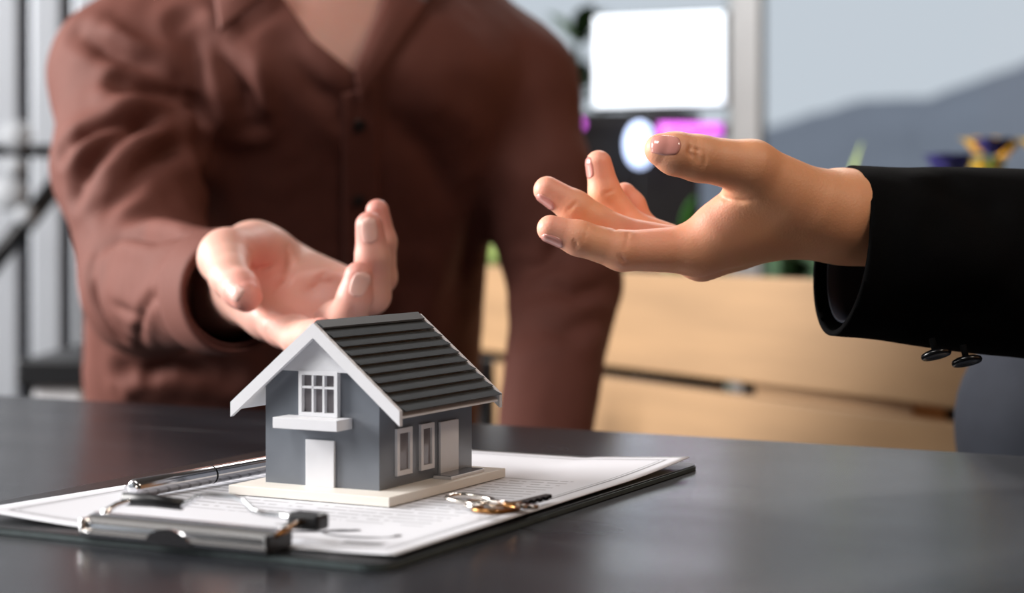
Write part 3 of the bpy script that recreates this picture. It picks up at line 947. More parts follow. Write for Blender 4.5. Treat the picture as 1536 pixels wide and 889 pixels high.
# ------------------------------------------------------------------ keys
def loop_pts(cx, cy, rx, ry, z0, tilt, n=28, sq=2.6, rot=0.0):
    out = []
    for k in range(n):
        a = 2 * math.pi * k / n
        x = rx * abs(math.cos(a)) ** (2 / sq) * (1 if math.cos(a) >= 0 else -1)
        y = ry * abs(math.sin(a)) ** (2 / sq) * (1 if math.sin(a) >= 0 else -1)
        xr, yr = x * math.cos(rot) - y * math.sin(rot), x * math.sin(rot) + y * math.cos(rot)
        out.append((cx + xr, cy + yr, z0 + tilt * xr))
    return out
def key(px_, py_, Y, rz, label, mblade, mtip, Lb):
    p0 = P(px_, py_, Y)
    o = root('key', (p0[0], p0[1], TZ + SZ + 0.0040), label, 'key', rz, group='keys beside the model house')
    MB().tube(loop_pts(0, 0, 0.0105, 0.0075, 0.0, -0.05), 0.0011, 8, True).build('bow', mblade, o, True)
    MB().box((0.0098, -0.0022, -0.0011), (0.0170, 0.0022, 0.0011), bev=0.0004).build('collar', mblade, o)
    mb = MB().box((0.0170, -0.0017, -0.0009), (0.0170 + Lb, 0.0017, 0.0009), bev=0.0003)
    mb.build('blade', mtip, o)
    for i in range(4):
        x = 0.0195 + i * Lb * 0.2
        MB().box((x, -0.0032, -0.0008), (x + 0.0022, -0.0016, 0.0008)).build('tooth', mtip, o)
    return o
M_dark = mat('dark_gunmetal', (44, 40, 42), rough=0.3, metal=0.9, var=0.05, vscale=90)
key(706, 748, 0.775, R(-38), 'silver key with open oval bow nearest the house base', M_keymetal, M_keymetal, 0.018)
key(744, 764, 0.749, R(58), 'key with bronze bow and dark blade pointing right', M_brass, M_dark, 0.025)
kr0 = P(729, 757, 0.762)
kr = root('key_ring', (kr0[0], kr0[1], TZ + SZ + 0.0028), 'small silver split ring joining the two keys', 'key ring', R(20))
MB().tube(loop_pts(0, 0, 0.0085, 0.0085, 0.0014, -0.12, sq=2.0), 0.0007, 8, True).build('ring_coil', M_keymetal, kr, True)
MB().tube(loop_pts(0, 0, 0.0085, 0.0085, 0.0000, -0.12, sq=2.0), 0.0007, 8, True).build('ring_coil', M_keymetal, kr, True)

# ------------------------------------------------------------------ hands (signed distance surfaces)
def J(u, v, Y, r):
    return (P(u, v, Y), r)

def hand_sdf(fingers, thumb, palm, extra=(), kf=0.0028, kp=0.010, kj=0.0065, kt=0.009):
    def f(p):
        d = None
        for a, ra, b, rb in palm:
            c = cone(p, a, b, ra, rb)
            d = c if d is None else smin(d, c, kp)
        for c_, r_ in extra:
            d = smin(d, ell(p, c_, r_), kp)
        g = None
        for ch in fingers:
            c = chain(p, ch)
            g = c if g is None else smin(g, c, 0.0012)
        d = smin(d, g, kj)
        return smin(d, chain(p, thumb, 0.004), kt)
    return f

def nail(f, tip, base, out, L, W, m, parent, name='fingernail', shift=0.0):
    """plate lying on the back of a finger tip; tip/base give its axis, out points off the nail"""
    tip, base, out = map(lambda q: np.array(q, float), (tip, base, out))
    ax = tip - base; ax /= np.linalg.norm(ax)
    out = out - ax * (out @ ax); out /= np.linalg.norm(out)
    sd = np.cross(ax, out)
    nu, nv = 14, 12
    pts = []
    for j in range(nv + 1):
        b = -1 + 2 * j / nv
        for i in range(nu + 1):
            a = -1 + 2 * i / nu
            # squircle plate
            aa = a * math.sqrt(max(0, 1 - 0.38 * b * b)); bb = b * math.sqrt(max(0, 1 - 0.38 * a * a))
            pts.append(tip + ax * (shift + L * 0.5 * bb) + sd * (W * 0.5 * aa))
    pts = np.array(pts)
    o = pts + out * 0.016
    t = np.zeros(len(o))
    for _ in range(40):
        d = f(o - out * t[:, None])
        t += np.clip(d, -0.002, 0.002) * 0.8
    t = np.minimum(t, np.median(t) + 0.0042)
    s = o - out * t[:, None]
    edge = []
    for j in range(nv + 1):
        for i in range(nu + 1):
            e = max(abs(-1 + 2 * i / nu), abs(-1 + 2 * j / nv))
            edge.append(0.00042 if e < 0.9 else -0.0002)
    free = np.array([0.0004 if j == nv else 0 for j in range(nv + 1) for i in range(nu + 1)])
    s = s + out * (np.array(edge) + free * 0.8)[:, None]
    F_ = []
    for j in range(nv):
        for i in range(nu):
            a = j * (nu + 1) + i
            F_.append((a, a + 1, a + nu + 2, a + nu + 1))
    o_ = mesh_obj(name, s, F_, m, parent, True)
    md = o_.modifiers.new('thickness', 'SOLIDIFY'); md.thickness = 0.0006; md.offset = -1
    return o_

def blush_of(v, spots):
    b = np.zeros(len(v))
    for c, r, a in spots:
        b = np.maximum(b, a * np.exp(-(np.linalg.norm(v - np.array(c), axis=1) / r) ** 2))
    return b

def body_mesh(name, pieces, m, parent):
    """pieces: (verts, faces, blush)"""
    V_, F_, B_ = [], [], []
    off = 0
    for v, f, b in pieces:
        V_.append(v); F_.append(np.asarray(f) + off); B_.append(b); off += len(v)
    V_ = np.concatenate(V_); B_ = np.concatenate(B_)
    faces = [tuple(int(i) for i in q) for fr in F_ for q in fr]
    o = mesh_obj(name, V_, faces, m, parent, True)
    at = o.data.attributes.new('blush', 'FLOAT', 'POINT')
    at.data.foreach_set('value', B_.astype(np.float32))
    return o

def crease(f, pxs, y0, y1, dep, w):
    return ([hit(f, u, v, y0, y1) for u, v in pxs], dep, w)

# ---- open hand of the suited person (left hand, palm up, thumb towards the camera)
B_index = [J(1046, 374, .900, .0121), J(933, 376, .893, .0096), J(868, 357, .891, .0083), J(826, 343, .890, .0067)]
B_mid = [J(1052, 380, .919, .0113), J(926, 352, .912, .0093), J(862, 311, .910, .0083), J(821, 285, .909, .0069)]
B_ring = [J(1046, 382, .937, .0108), J(943, 341, .933, .0091), J(907, 288, .931, .0079), J(898, 245, .930, .0067)]
B_little = [J(1030, 378, .952, .0097), J(962, 343, .948, .0080), J(947, 308, .947, .0071), J(937, 291, .946, .0060)]
B_thumb = [J(1212, 305, .893, .0165), J(1128, 251, .880, .0128), J(1046, 237, .872, .0106), J(1012, 230, .869, .0098), J(990, 224, .867, .0074)]
B_wrist = P(1262, 324, .908)
B_palm = [
    (P(1225, 322, .898), .0175, B_index[0][0], .0118),
    (P(1225, 326, .910), .0165, B_mid[0][0], .0112),
    (P(1230, 322, .924), .0155, B_ring[0][0], .0108),
    (P(1235, 322, .934), .0140, B_little[0][0], .0100),
    (P(1172, 300, .892), .0160, P(1085, 345, .897), .0125),
    (P(1128, 285, .886), .0090, P(1072, 340, .896), .0085),
    (B_wrist, .0200, P(1225, 324, .908), .0190),
    (P(1100, 372, .915), .0080, P(1052, 393, .916), .0068),
    (P(1262, 324, .918), .0200, P(1225, 322, .922), .0180),
    (P(1262, 324, .900), .0200, P(1330, 331, .912), .0205),
    (P(1262, 325, .918), .0205, P(1400, 340, .912), .0205),
]
fB = hand_sdf([B_index, B_mid, B_ring, B_little], B_thumb, B_palm)
loB, hiB = P(780, 440, .90), P(1330, 180, .90)
vB, qB = nets(fB, (loB[0], .845, loB[2]), (P(1340, 0, .93)[0], .985, hiB[2]), 0.0015)
vB, qB = subdivide(vB, qB)
vB = newton(fB, vB, .0005, 2)
# close the forearm inside the sleeve
nB = normals_of(fB, vB, 0.0006)
cr = []
C_ = lambda pxs, dep, w: cr.append(crease(fB, pxs, .83, .99, dep, w))
C_([(1036, 213), (1034, 228), (1041, 240)], .0007, .0011)
C_([(1046, 212), (1046, 232), (1052, 250)], .0006, .0010)
C_([(1056, 217), (1058, 238), (1054, 254)], .0004, .0010)
C_([(1040, 222), (1050, 226)], .0004, .0008)
C_([(1076, 290), (1090, 298), (1112, 302), (1130, 300)], .0007, .0014)
C_([(942, 350), (938, 372)], .0007, .0009)
C_([(882, 338), (876, 358)], .0005, .0009)
C_([(938, 394), (930, 384)], .0005, .0010)
C_([(864, 370), (862, 362)], .0005, .0010)
C_([(866, 302), (852, 316)], .0005, .0009)
C_([(920, 285), (906, 291)], .0005, .0009)
C_([(922, 345), (932, 338)], .0006, .0009)
vB = groove(vB, nB, cr, 1.7)
bB = blush_of(vB, [(c[-1][0], .016, .95) for c in (B_index, B_mid, B_ring, B_little)] + [(c[1][0], .013, .6) for c in (B_index, B_mid, B_ring, B_little)]
              + [(P(975, 345, .90), .022, .7), (P(1060, 320, .89), .018, .6), (B_thumb[-1][0], .012, .6), (P(1050, 405, .905), .014, .5), (P(945, 320, .94), .02, .8)])

# ---- seated man's open right hand, palm up
A_index = [J(428, 484, 1.060, .0128), J(452, 508, 1.020, .0108), J(470, 506, .995, .0095), J(482, 498, .975, .0080)]
A_mid = [J(472, 478, 1.060, .0125), J(520, 478, 1.020, .0108), J(533, 444, 1.008, .0096), J(538, 414, 1.006, .0080)]
A_ring = [J(512, 458, 1.070, .0120), J(557, 442, 1.035, .0108), J(559, 385, 1.028, .0096), J(554, 338, 1.026, .0078)]
A_little = [J(534, 436, 1.088, .0110), J(571, 416, 1.058, .0092), J(573, 362, 1.052, .0082), J(566, 316, 1.050, .0066)]
A_thumb = [J(380, 386, 1.108, .0212), J(341, 386, 1.078, .0168), J(347, 416, 1.048, .0118), J(362, 434, 1.032, .0106), J(369, 444, 1.024, .0090)]
A_palm = [
    (P(372, 440, 1.125), .0190, A_index[0][0], .0130),
    (P(392, 430, 1.130), .0170, A_mid[0][0], .0125),
    (P(412, 420, 1.135), .0165, A_ring[0][0], .0120),
    (P(428, 402, 1.138), .0170, A_little[0][0], .0115),
    (P(385, 385, 1.120), .0200, P(402, 390, 1.118), .0190),
    (P(352, 408, 1.110), .0165, P(405, 470, 1.085), .0130),
    (P(372, 432, 1.140), .0230, P(340, 440, 1.200), .0240),
    (P(395, 425, 1.140), .0210, P(352, 438, 1.200), .0250),
    (P(345, 440, 1.200), .0260, P(312, 438, 1.260), .0290),
]
fA0 = hand_sdf([A_index, A_mid, A_ring, A_little], A_thumb, A_palm, kp=0.012, kj=0.008, kt=0.011)
hol_c, hol_m = P(455, 425, 1.060), None
def fA(p):
    # shallow hollow of the palm
    return smax(fA0(p), -ell(p, hol_c, (.030, .030, .0205)), .010)
lo, hi = P(285, 560, 1.1), P(610, 280, 1.1)
vA, qA = nets(fA, (lo[0] - .01, .945, lo[2]), (hi[0], 1.25, hi[2]), 0.0018)
vA, qA = subdivide(vA, qA)
vA = newton(fA, vA, .0005, 2)
nA = normals_of(fA, vA, 0.0006)
cr = []
C_ = lambda pxs, dep, w: cr.append(crease(fA, pxs, .93, 1.25, dep, w))
C_([(376, 378), (378, 398), (390, 410)], .0016, .0020)
C_([(386, 404), (400, 402), (412, 398)], .0010, .0016)
C_([(432, 372), (436, 395), (430, 420), (410, 440)], .0014, .0026)
C_([(440, 462), (452, 470), (470, 474)], .0012, .0022)
C_([(455, 440), (480, 425), (505, 420)], .0009, .0022)
C_([(470, 425), (495, 405)], .0007, .0022)
C_([(528, 470), (545, 478)], .0006, .0014)
C_([(400, 480), (402, 500)], .0006, .0018)
vA = groove(vA, nA, cr, 1.8)
bA = blush_of(vA, [(c[-1][0], .016, .85) for c in (A_index, A_mid, A_ring, A_little, A_thumb)] + [(P(460, 455, 1.06), .035, .5), (P(402, 395, 1.08), .022, .8)])

# ------------------------------------------------------------------ seated man in the brown shirt
manroot = root('person', (-0.21, 1.70, 0), 'person in brown button shirt seated behind the table gesturing with open palm', 'person', world_children=True)
def torso_field(tab, shrink=0.0, yaw=0.0):
    cyw, syw = math.cos(yaw), math.sin(yaw)
    tab = np.array(tab, float)
    zz = np.linspace(tab[0, 0] - .1, tab[-1, 0] + .1, 240)
    kk = np.exp(-np.linspace(-2, 2, 25) ** 2); kk /= kk.sum()
    sm = [np.convolve(np.pad(np.interp(zz, tab[:, 0], tab[:, c]), 12, mode='edge'), kk, 'valid') for c in (1, 2, 3, 4)]
    def f(p):
        z = p[:, 2]
        cx = np.interp(z, zz, sm[0]).astype(p.dtype)
        cy = np.interp(z, zz, sm[1]).astype(p.dtype)
        a = (np.interp(z, zz, sm[2]) - shrink).astype(p.dtype)
        b = (np.interp(z, zz, sm[3]) - shrink).astype(p.dtype)
        x, y = p[:, 0] - cx, p[:, 1] - cy
        x, y = (x * cyw + y * syw) / a, (-x * syw + y * cyw) / b
        k = (np.abs(x) ** 2.25 + np.abs(y) ** 2.25 + 1e-9) ** (1 / 2.25)
        d = (k - 1) * np.minimum(a, b)
        cap = np.maximum(z - tab[-1, 0], tab[0, 0] - z)
        return smax(d, cap, 0.03)
    return f
YAW = R(8)
T_tab = [(0.50, -.225, 1.86, .190, .128), (0.62, -.222, 1.80, .188, .122), (0.74, -.215, 1.725, .185, .114), (0.85, -.200, 1.65, .178, .112),
         (0.95, -.175, 1.585, .176, .114), (1.00, -.165, 1.555, .168, .108), (1.04, -.160, 1.565, .14, .096), (1.085, -.158, 1.585, .085, .075)]
tf = torso_field(T_tab, 0.0, YAW)
S_r, E_r, W_r = P(192, 108, 1.52), P(228, 428, 1.405), P(356, 440, 1.135)
S_l, E_l, W_l = P(766, 132, 1.63), P(848, 418, 1.60), P(812, 690, 1.45)
AM_r = P(190, 250, 1.465)
def shirt_base(p):
    d = tf(p)
    d = smin(d, cone(p, S_r, P(480, -50, 1.605), .058, .080), .05)
    d = smin(d, cone(p, S_l, P(520, -50, 1.605), .056, .080), .05)
    a = smin(cone(p, S_r, AM_r, .060, .055), cone(p, AM_r, E_r, .055, .050), .02)
    fore = cone(p, E_r, W_r + (W_r - E_r) * 0.15, .050, .0308)
    a = smin(a, fore, .022)
    d = smin(d, a, .022)
    b = smin(cone(p, S_l, P(800, 270, 1.60), .057, .049), cone(p, P(800, 270, 1.60), E_l, .049, .046), .02)
    b = smin(b, cone(p, E_l, W_l + (W_l - E_l) * 0.1, .0455, .036), .018)
    return smin(d, b, .022)
vS, qS = nets(shirt_base, (-.44, 1.04, .50), (.12, 2.02, 1.12), 0.0052, 2)
vS, qS = subdivide(vS, qS)
vS = newton(shirt_base, vS, 0.002, 2)
nS = normals_of(shirt_base, vS, 0.002)
FL = []
def fold(pxs, dep, w): FL.append(([hit(shirt_base, u, v, 1.0, 1.85) for u, v in pxs], dep * (1 if pxs[0][0] < 310 else .8), w * .85))
# sleeve folds
fold([(100, 228), (126, 206), (160, 192), (215, 186)], .007, .0085)
fold([(120, 292), (138, 255), (162, 222), (205, 192), (255, 178)], .009, .0095)
fold([(130, 262), (152, 232), (190, 205)], -.004, .008)
fold([(170, 305), (205, 262), (250, 228), (280, 215)], .006, .011)
fold([(140, 330), (175, 280), (225, 240)], -.004, .010)
fold([(118, 50), (155, 75), (195, 95), (262, 122)], .006, .010)
fold([(150, 35), (200, 70), (250, 95)], -.004, .009)
fold([(188, 134), (225, 142), (262, 150), (285, 160)], .008, .012)
fold([(130, 140), (180, 158), (250, 180)], -.003, .012)
fold([(272, 118), (286, 180), (300, 255), (310, 320)], .006, .012)
fold([(150, 382), (175, 362), (205, 350), (255, 357), (300, 350)], .009, .010)
fold([(145, 408), (150, 455), (178, 496)], .005, .009)
fold([(160, 345), (200, 318), (260, 300)], -.003, .012)
fold([(214, 520), (212, 485), (226, 448), (262, 440)], .0022, .006)
fold([(240, 430), (250, 405), (262, 395)], .0015, .007)
fold([(165, 455), (195, 468), (215, 472)], .0018, .006)
# chest folds
fold([(316, 60), (345, 105), (368, 140), (374, 180)], .007, .011)
fold([(388, 62), (392, 110), (398, 160), (392, 195)], -.006, .012)
fold([(280, 40), (298, 100), (305, 160)], .006, .013)
fold([(330, 100), (345, 150), (350, 200)], -.004, .013)
fold([(430, 70), (470, 130), (515, 165)], .004, .014)
fold([(560, 150), (640, 230), (690, 330)], .004, .02)
fold([(600, 120), (690, 170), (740, 240)], -.004, .02)
fold([(740, 300), (700, 380), (690, 450)], .006, .02)
fold([(860, 330), (820, 400), (780, 420)], .006, .012)
fold([(915, 430), (860, 445), (790, 440)], .007, .012)
fold([(905, 470), (850, 500), (800, 500)], .004, .012)
fold([(200, 560), (260, 545), (340, 560)], .006, .014)
fold([(180, 585), (230, 560)], -.005, .012)
fold([(600, 430), (560, 520), (560, 600)], .005, .018)
vS = groove(vS, nS, FL, 1.35, True)
ns_ = np.array([noise.noise((x * 22, y * 22, z * 14)) + .5 * noise.noise((x * 55 + 7, y * 55, z * 40)) for x, y, z in vS])
vS = vS + nS * (0.0012 * ns_)[:, None]

me = bpy.data.meshes.new('shirt')
me.from_pydata([tuple(map(float, p)) for p in vS], [], [tuple(map(int, q)) for q in qS])
bm = bmesh.new(); bm.from_mesh(me)
def cut(bm, co, no, near, rad, clear):
    """cut the faces within rad of near along a plane; clear drops what lies on the side of no"""
    co, no, near = Vector(co), Vector(no).normalized(), Vector(near)
    fs = [f for f in bm.faces if (f.calc_center_median() - near).length < rad]
    geom = list({v for f in fs for v in f.verts}) + list({e for f in fs for e in f.edges}) + fs
    bmesh.ops.bisect_plane(bm, geom=geom, plane_co=co, plane_no=no, dist=1e-6)
    if clear:
        dl = [f for f in bm.faces if (f.calc_center_median() - near).length < rad + 0.03 and (f.calc_center_median() - co).dot(no) > 0]
        bmesh.ops.delete(bm, geom=dl, context='FACES')
dr = Vector(W_r - E_r).normalized()
cut(bm, W_r, dr, W_r, 0.075, True)
dl_ = Vector(W_l - E_l).normalized()
cut(bm, W_l, dl_, W_l, 0.075, True)
cut(bm, (-.2, 1.84, .56), (0, 0, -1), (-.2, 1.84, .54), 0.32, True)
# open neckline
eye = Vector((0, 0, CZ))
def ray_plane(u0, v0, u1, v1):
    a, b2 = Vector(P(u0, v0, 1.5)) - eye, Vector(P(u1, v1, 1.5)) - eye
    return a.cross(b2).normalized()
VN = [(412, -60), (424, -5), (468, 58), (531, 108), (553, 60), (592, -60)]
nearp = Vector(P(500, 20, 1.5))
for (a, b2) in zip(VN, VN[1:]):
    nn = ray_plane(*a, *b2)
    cut(bm, eye, nn, nearp, 0.14, False)
def in_v(c):
    if c.y > 1.60: return False
    u, v = CX + F * c.x / c.y, HZ + F * (CZ - c.z) / c.y
    ins = False
    poly = VN + [(592, -140), (412, -140)]
    j = len(poly) - 1
    for i in range(len(poly)):
        (xi, yi), (xj, yj) = poly[i], poly[j]
        if (yi > v) != (yj > v) and u < (xj - xi) * (v - yi) / (yj - yi) + xi: ins = not ins
        j = i
    return ins
dl = [f for f in bm.faces if in_v(f.calc_center_median())]
dl += [f for f in bm.faces if f.calc_center_median().z > 1.078]
bmesh.ops.delete(bm, geom=list(set(dl)), context='FACES')
bm.to_mesh(me); bm.free()
shirt = link('shirt', me, M_shirt, manroot, True)
md = shirt.modifiers.new('cloth', 'SOLIDIFY'); md.thickness = 0.0016; md.offset = -1

def patch(name, quad, f, off, m, parent, nu=14, nv=14, thick=0.002, y0=1.2, y1=1.9, bow=0.0):
    A_, B_, C__, D_ = [np.array(q, float) for q in quad]
    vv_, ff_ = [], []
    for j in range(nv + 1):
        t = j / nv
        for i in range(nu + 1):
            s = i / nu
            q = (A_ * (1 - s) + D_ * s) * (1 - t) + (B_ * (1 - s) + C__ * s) * t
            h_ = hit(f, q[0], q[1], y0, y1, 1200)
            vv_.append(h_ + normal(f, h_, .003) * (off + bow * math.sin(math.pi * s) * math.sin(math.pi * t)))
    for j in range(nv):
        for i in range(nu):
            a = j * (nu + 1) + i
            ff_.append((a, a + 1, a + nu + 2, a + nu + 1))
    o = mesh_obj(name, vv_, ff_, m, parent, True)
    mo_ = o.modifiers.new('cloth', 'SOLIDIFY'); mo_.thickness = thick; mo_.offset = -1
    return o
patch('collar', [(318, -48), (336, 65), (412, 5), (424, -48)], shirt_base, .016, M_shirt, shirt, bow=.005)
patch('collar', [(596, -48), (600, 0), (640, 12), (668, -48)], shirt_base, .010, M_shirt, shirt, bow=.003)
patch('front_facing', [(588, -20), (531, 106), (537, 150), (640, 6)], shirt_base, .006, M_shirt, shirt, bow=.003)
patch('placket', [(512, 140), (516, 640), (574, 640), (566, 120)], shirt_base, .0012, M_shirt, shirt, nu=6, nv=60)
for (u, v) in ((538, 185), (537, 297), (541, 420), (545, 545)):
    h_ = hit(shirt_base, u, v, 1.2, 1.9, 1200); nn = normal(shirt_base, h_, .003)
    c = h_ + nn * .0034
    MB().lathe([(0.0, .0), (.0048, 0), (.0056, .0008), (.0056, .0016), (.0044, .0020), (.0038, .0013), (.0, .0013)], tuple(c), tuple(nn), 20).build('button', M_button, shirt, True)
# cuff band round the right wrist
mbc = MB()
for (r0, t0) in ((0, 0),):
    ringsn = 7
    seg = 48
    ax_ = dr; xx = ax_.orthogonal().normalized(); yy = ax_.cross(xx)
    rings = []
    for i in range(ringsn + 1):
        t = i / ringsn
        c = Vector(W_r) + ax_ * (0.0025 - 0.052 * t)
        rr = 0.0338 + 0.0045 * t + (0.0012 if i in (0, ringsn) else 0.002)
        rings.append([mbc.bm.verts.new(c + rr * (1 + .02 * math.sin(3 * k * 2 * math.pi / seg + t)) * (math.cos(2 * math.pi * k / seg) * xx + math.sin(2 * math.pi * k / seg) * yy)) for k in range(seg)])
    for a, b2 in zip(rings, rings[1:]):
        for k in range(seg):
            mbc.bm.faces.new((a[k], a[(k + 1) % seg], b2[(k + 1) % seg], b2[k]))
cuff = mbc.build('cuff', M_shirt, shirt, True)
md = cuff.modifiers.new('cloth', 'SOLIDIFY'); md.thickness = 0.0022; md.offset = 0

# head, neck and chest under the shirt; the far hand lies in the lap
def head_field(c, fw, up, s=1.0):
    c = np.array(c, float); fw = np.array(fw, float); fw /= np.linalg.norm(fw)
    up = np.array(up, float); up -= fw * (up @ fw); up /= np.linalg.norm(up)
    rt = np.cross(fw, up)
    Mx = np.stack([rt, fw, up], 1)
    L_ = lambda x, y, z: c + s * (rt * x + fw * y + up * z)
    def f(p):
        d = ell(p, L_(0, -.012, .035), (.076 * s, .096 * s, .088 * s), Mx)
        d = smin(d, ell(p, L_(0, .022, -.035), (.058 * s, .066 * s, .075 * s), Mx), .03 * s)
        d = smin(d, cone(p, L_(0, .090, .010), L_(0, .108, -.022), .008 * s, .014 * s), .014 * s)
        d = smin(d, ell(p, L_(0, .060, -.088), (.026 * s, .022 * s, .018 * s), Mx), .02 * s)
        d = smin(d, ell(p, L_(0, .078, -.058), (.024 * s, .014 * s, .010 * s), Mx), .008 * s)
        for q in (-1, 1):
            d = smin(d, ell(p, L_(.074 * q, -.012, -.004), (.010 * s, .018 * s, .032 * s), Mx), .008 * s)
            d = smax(d, -ell(p, L_(.032 * q, .094, .012), (.016 * s, .012 * s, .010 * s), Mx), .010 * s)
            d = smin(d, ell(p, L_(.032 * q, .074, .012), (.0125 * s, .0125 * s, .0125 * s), Mx), .003 * s)
        return d
    return f, L_, Mx
hc = np.array([-0.150, 1.520, 1.262])
hfA, LA, MA = head_field(hc, (0.12, -1, -.12), (0, 0, 1), 1.06)
T_in = [(z, x, y, a - .024, b2 - .018) for z, x, y, a, b2 in T_tab]
tfi = torso_field(T_in, 0.0, YAW)
def bodyA(p):
    d = tfi(p)
    d = smin(d, cone(p, S_r, P(480, -50, 1.605), .030, .060), .03)
    d = smin(d, cone(p, S_l, P(520, -50, 1.605), .042, .066), .05)
    d = smin(d, smin(cone(p, S_r, E_r, .030, .032), cone(p, E_r, W_r + (E_r - W_r) * .35, .036, .027), .015), .02)
    d = smin(d, smin(cone(p, S_l, E_l, .044, .036), cone(p, E_l, W_l, .034, .025), .015), .02)
    d = smin(d, cone(p, (-.156, 1.585, 1.06), (-.152, 1.545, 1.18), .064, .058), .035)
    return smin(d, hfA(p), .02)
vb, qb = nets(bodyA, (-.44, 1.10, .50), (.12, 2.02, 1.46), 0.0075, 2)
# resting left hand
W2 = P(812, 690, 1.45)
LH = [[(W2 + np.array(o1), r1) for o1, r1 in ch] for ch in (
    [((-.020, -.060, -.040), .0105), ((-.024, -.095, -.052), .0095), ((-.026, -.118, -.066), .0085), ((-.026, -.130, -.080), .007)],
    [((.000, -.064, -.040), .0105), ((.000, -.104, -.052), .0095), ((.000, -.130, -.068), .0085), ((.000, -.142, -.084), .007)],
    [((.018, -.060, -.042), .0100), ((.020, -.096, -.054), .0090), ((.022, -.120, -.070), .0080), ((.022, -.130, -.084), .007)],
    [((.034, -.052, -.044), .0090), ((.040, -.080, -.056), .0080), ((.042, -.098, -.068), .0072), ((.042, -.106, -.078), .006)])]
LT = [(W2 + np.array(o1), r1) for o1, r1 in [((-.016, -.010, -.020), .016), ((-.042, -.036, -.036), .012), ((-.054, -.062, -.050), .010), ((-.056, -.082, -.060), .008)]]
LP_ = [(W2 + np.array((0, .02, .004)), .025, W2 + np.array((0, -.005, -.014)), .022)] + [(W2 + np.array((x * .5, -.008, -.016)), .016, ch[0][0], ch[0][1] + .001) for x, ch in zip((-.02, 0, .018, .034), LH)]
fL = hand_sdf(LH, LT, LP_)
vl, ql = nets(fL, W2 + np.array((-.09, -.17, -.12)), W2 + np.array((.08, .035, .05)), 0.0028, 2)
bodA = body_mesh('body', [(vb, qb, np.full(len(vb), .1)), (vA, qA, bA), (vl, ql, np.full(len(vl), .3))], M_skinA, manroot)
cam_d = lambda *q: np.array(q, float)
nail(fA, P(540, 425, 1.0), P(533, 452, 1.005), (-.05, -1, .12), .0125, .0100, M_nailA, bodA)
nail(fA, P(554, 346, 1.02), P(558, 392, 1.02), (-.10, -1, .06), .0150, .0098, M_nailA, bodA)
nail(fA, P(360, 440, 1.02), P(348, 418, 1.045), (-.9, -.35, .25), .0110, .0100, M_nailA, bodA)
# eyes and hair
M_eye = mat('eye_white', (230, 226, 220), rough=0.2)
M_iris = mat('dark_iris', (40, 26, 20), rough=0.15)
def eyes(L_, Mx, par):
    for q in (-1, 1):
        c = L_(.032 * q, .0795, .012)
        fw = Mx[:, 1]
        e = MB().lathe([(0, -.011), (.0075, -.008), (.0105, 0), (.0075, .008), (.0045, .0098)], tuple(c), tuple(fw), 20).build('eye', M_eye, par, True)
        MB().lathe([(.0048, .0092), (.0045, .0101), (.001, .0108)], tuple(c), tuple(fw), 16).build('iris', M_iris, e, True)
eyes(LA, MA, bodA)
def hair_mesh(hf, L_, Mx, c, par, long=False):
    def f(p):
        q = (p - c) @ Mx
        d = hf(p) - .012
        front = q[:, 1] - (.055 + .35 * (q[:, 2] - .05))           # hairline
        low = (-.06 if not long else -.22) - q[:, 2] + np.maximum(q[:, 1], 0) * 1.6
        if long:
            d = smin(d, cone(p, L_(0, -.055, .02), L_(0, -.075, -.20), .082, .062), .04)
        ear = smax(d, np.maximum(front, low), .008)
        return ear
    v, q = nets(f, c - .30, c + .17, 0.007, 2)
    return mesh_obj('hair', v, q, M_hair, par, True)
hair_mesh(hfA, LA, MA, hc, manroot)

# trousers, shoes
def limb_mesh(name, prims, k, lo, hi, h, m, par):
    def f(p):
        d = None
        for a, b2, ra, rb in prims:
            c = cone(p, a, b2, ra, rb)
            d = c if d is None else smin(d, c, k)
        return d
    v, q = nets(f, lo, hi, h, 2)
    return mesh_obj(name, v, q, m, par, True)
hipz = 0.56
prims = [((-.29, 1.83, hipz), (-.16, 1.83, hipz), .115, .115)]
shoes = []
for hx, kx in ((-.30, -.36), (-.14, -.04)):
    knee = (kx, 1.36, 0.53); ank = (kx, 1.40, 0.12)
    prims += [((hx, 1.79, hipz), knee, .085, .062), (knee, ank, .060, .046)]
    shoes.append((kx, 1.40))
limb_mesh('trousers', prims, .04, (-.48, 1.24, .05), (.12, 2.0, .72), .011, M_jeans, manroot)
def shoe_mesh(x, y, d, par, m=M_shoe):
    d = np.array(d, float); d /= np.linalg.norm(d)
    a = np.array((x, y, 0))
    pr = [(a + (0, 0, .10), a + (0, 0, .045), .040, .042), (a - d * .04 + (0, 0, .038), a + d * .13 + (0, 0, .032), .038, .034), (a + d * .13 + (0, 0, .032), a + d * .17 + (0, 0, .028), .034, .026)]
    def f(p):
        dd = None
        for q0, q1, ra, rb in pr:
            c = cone(p, q0, q1, ra, rb)
            dd = c if dd is None else smin(dd, c, .03)
        return smax(dd, .004 - p[:, 2], .004)
    v, q = nets(f, a + (-.26, -.26, -.01), a + (.26, .26, .16), .008, 2)
    return mesh_obj('shoe', v, q, m, par, True)
for x, y in shoes: shoe_mesh(x, y, (0, -1, 0), manroot)
ch = root('chair', (-.22, 1.84, 0), 'black chair under the seated man in the brown shirt', 'chair')
MB().box((-.22, -.20, .40), (.22, .22, .438), bev=.012).build('seat', M_blackplastic, ch)
for x in (-.19, .19):
    for y in (-.17, .19):
        MB().tube([(x, y, .40), (x * 1.08, y * 1.08, 0)], .013, 10).build('leg', M_tableleg, ch, True)
    MB().tube([(x, .215, .43), (x, .26, .70)], .011, 10).build('back_post', M_tableleg, ch, True)
MB().box((-.20, .245, .60), (.20, .262, .72), bev=.006).build('backrest', M_blackplastic, ch)

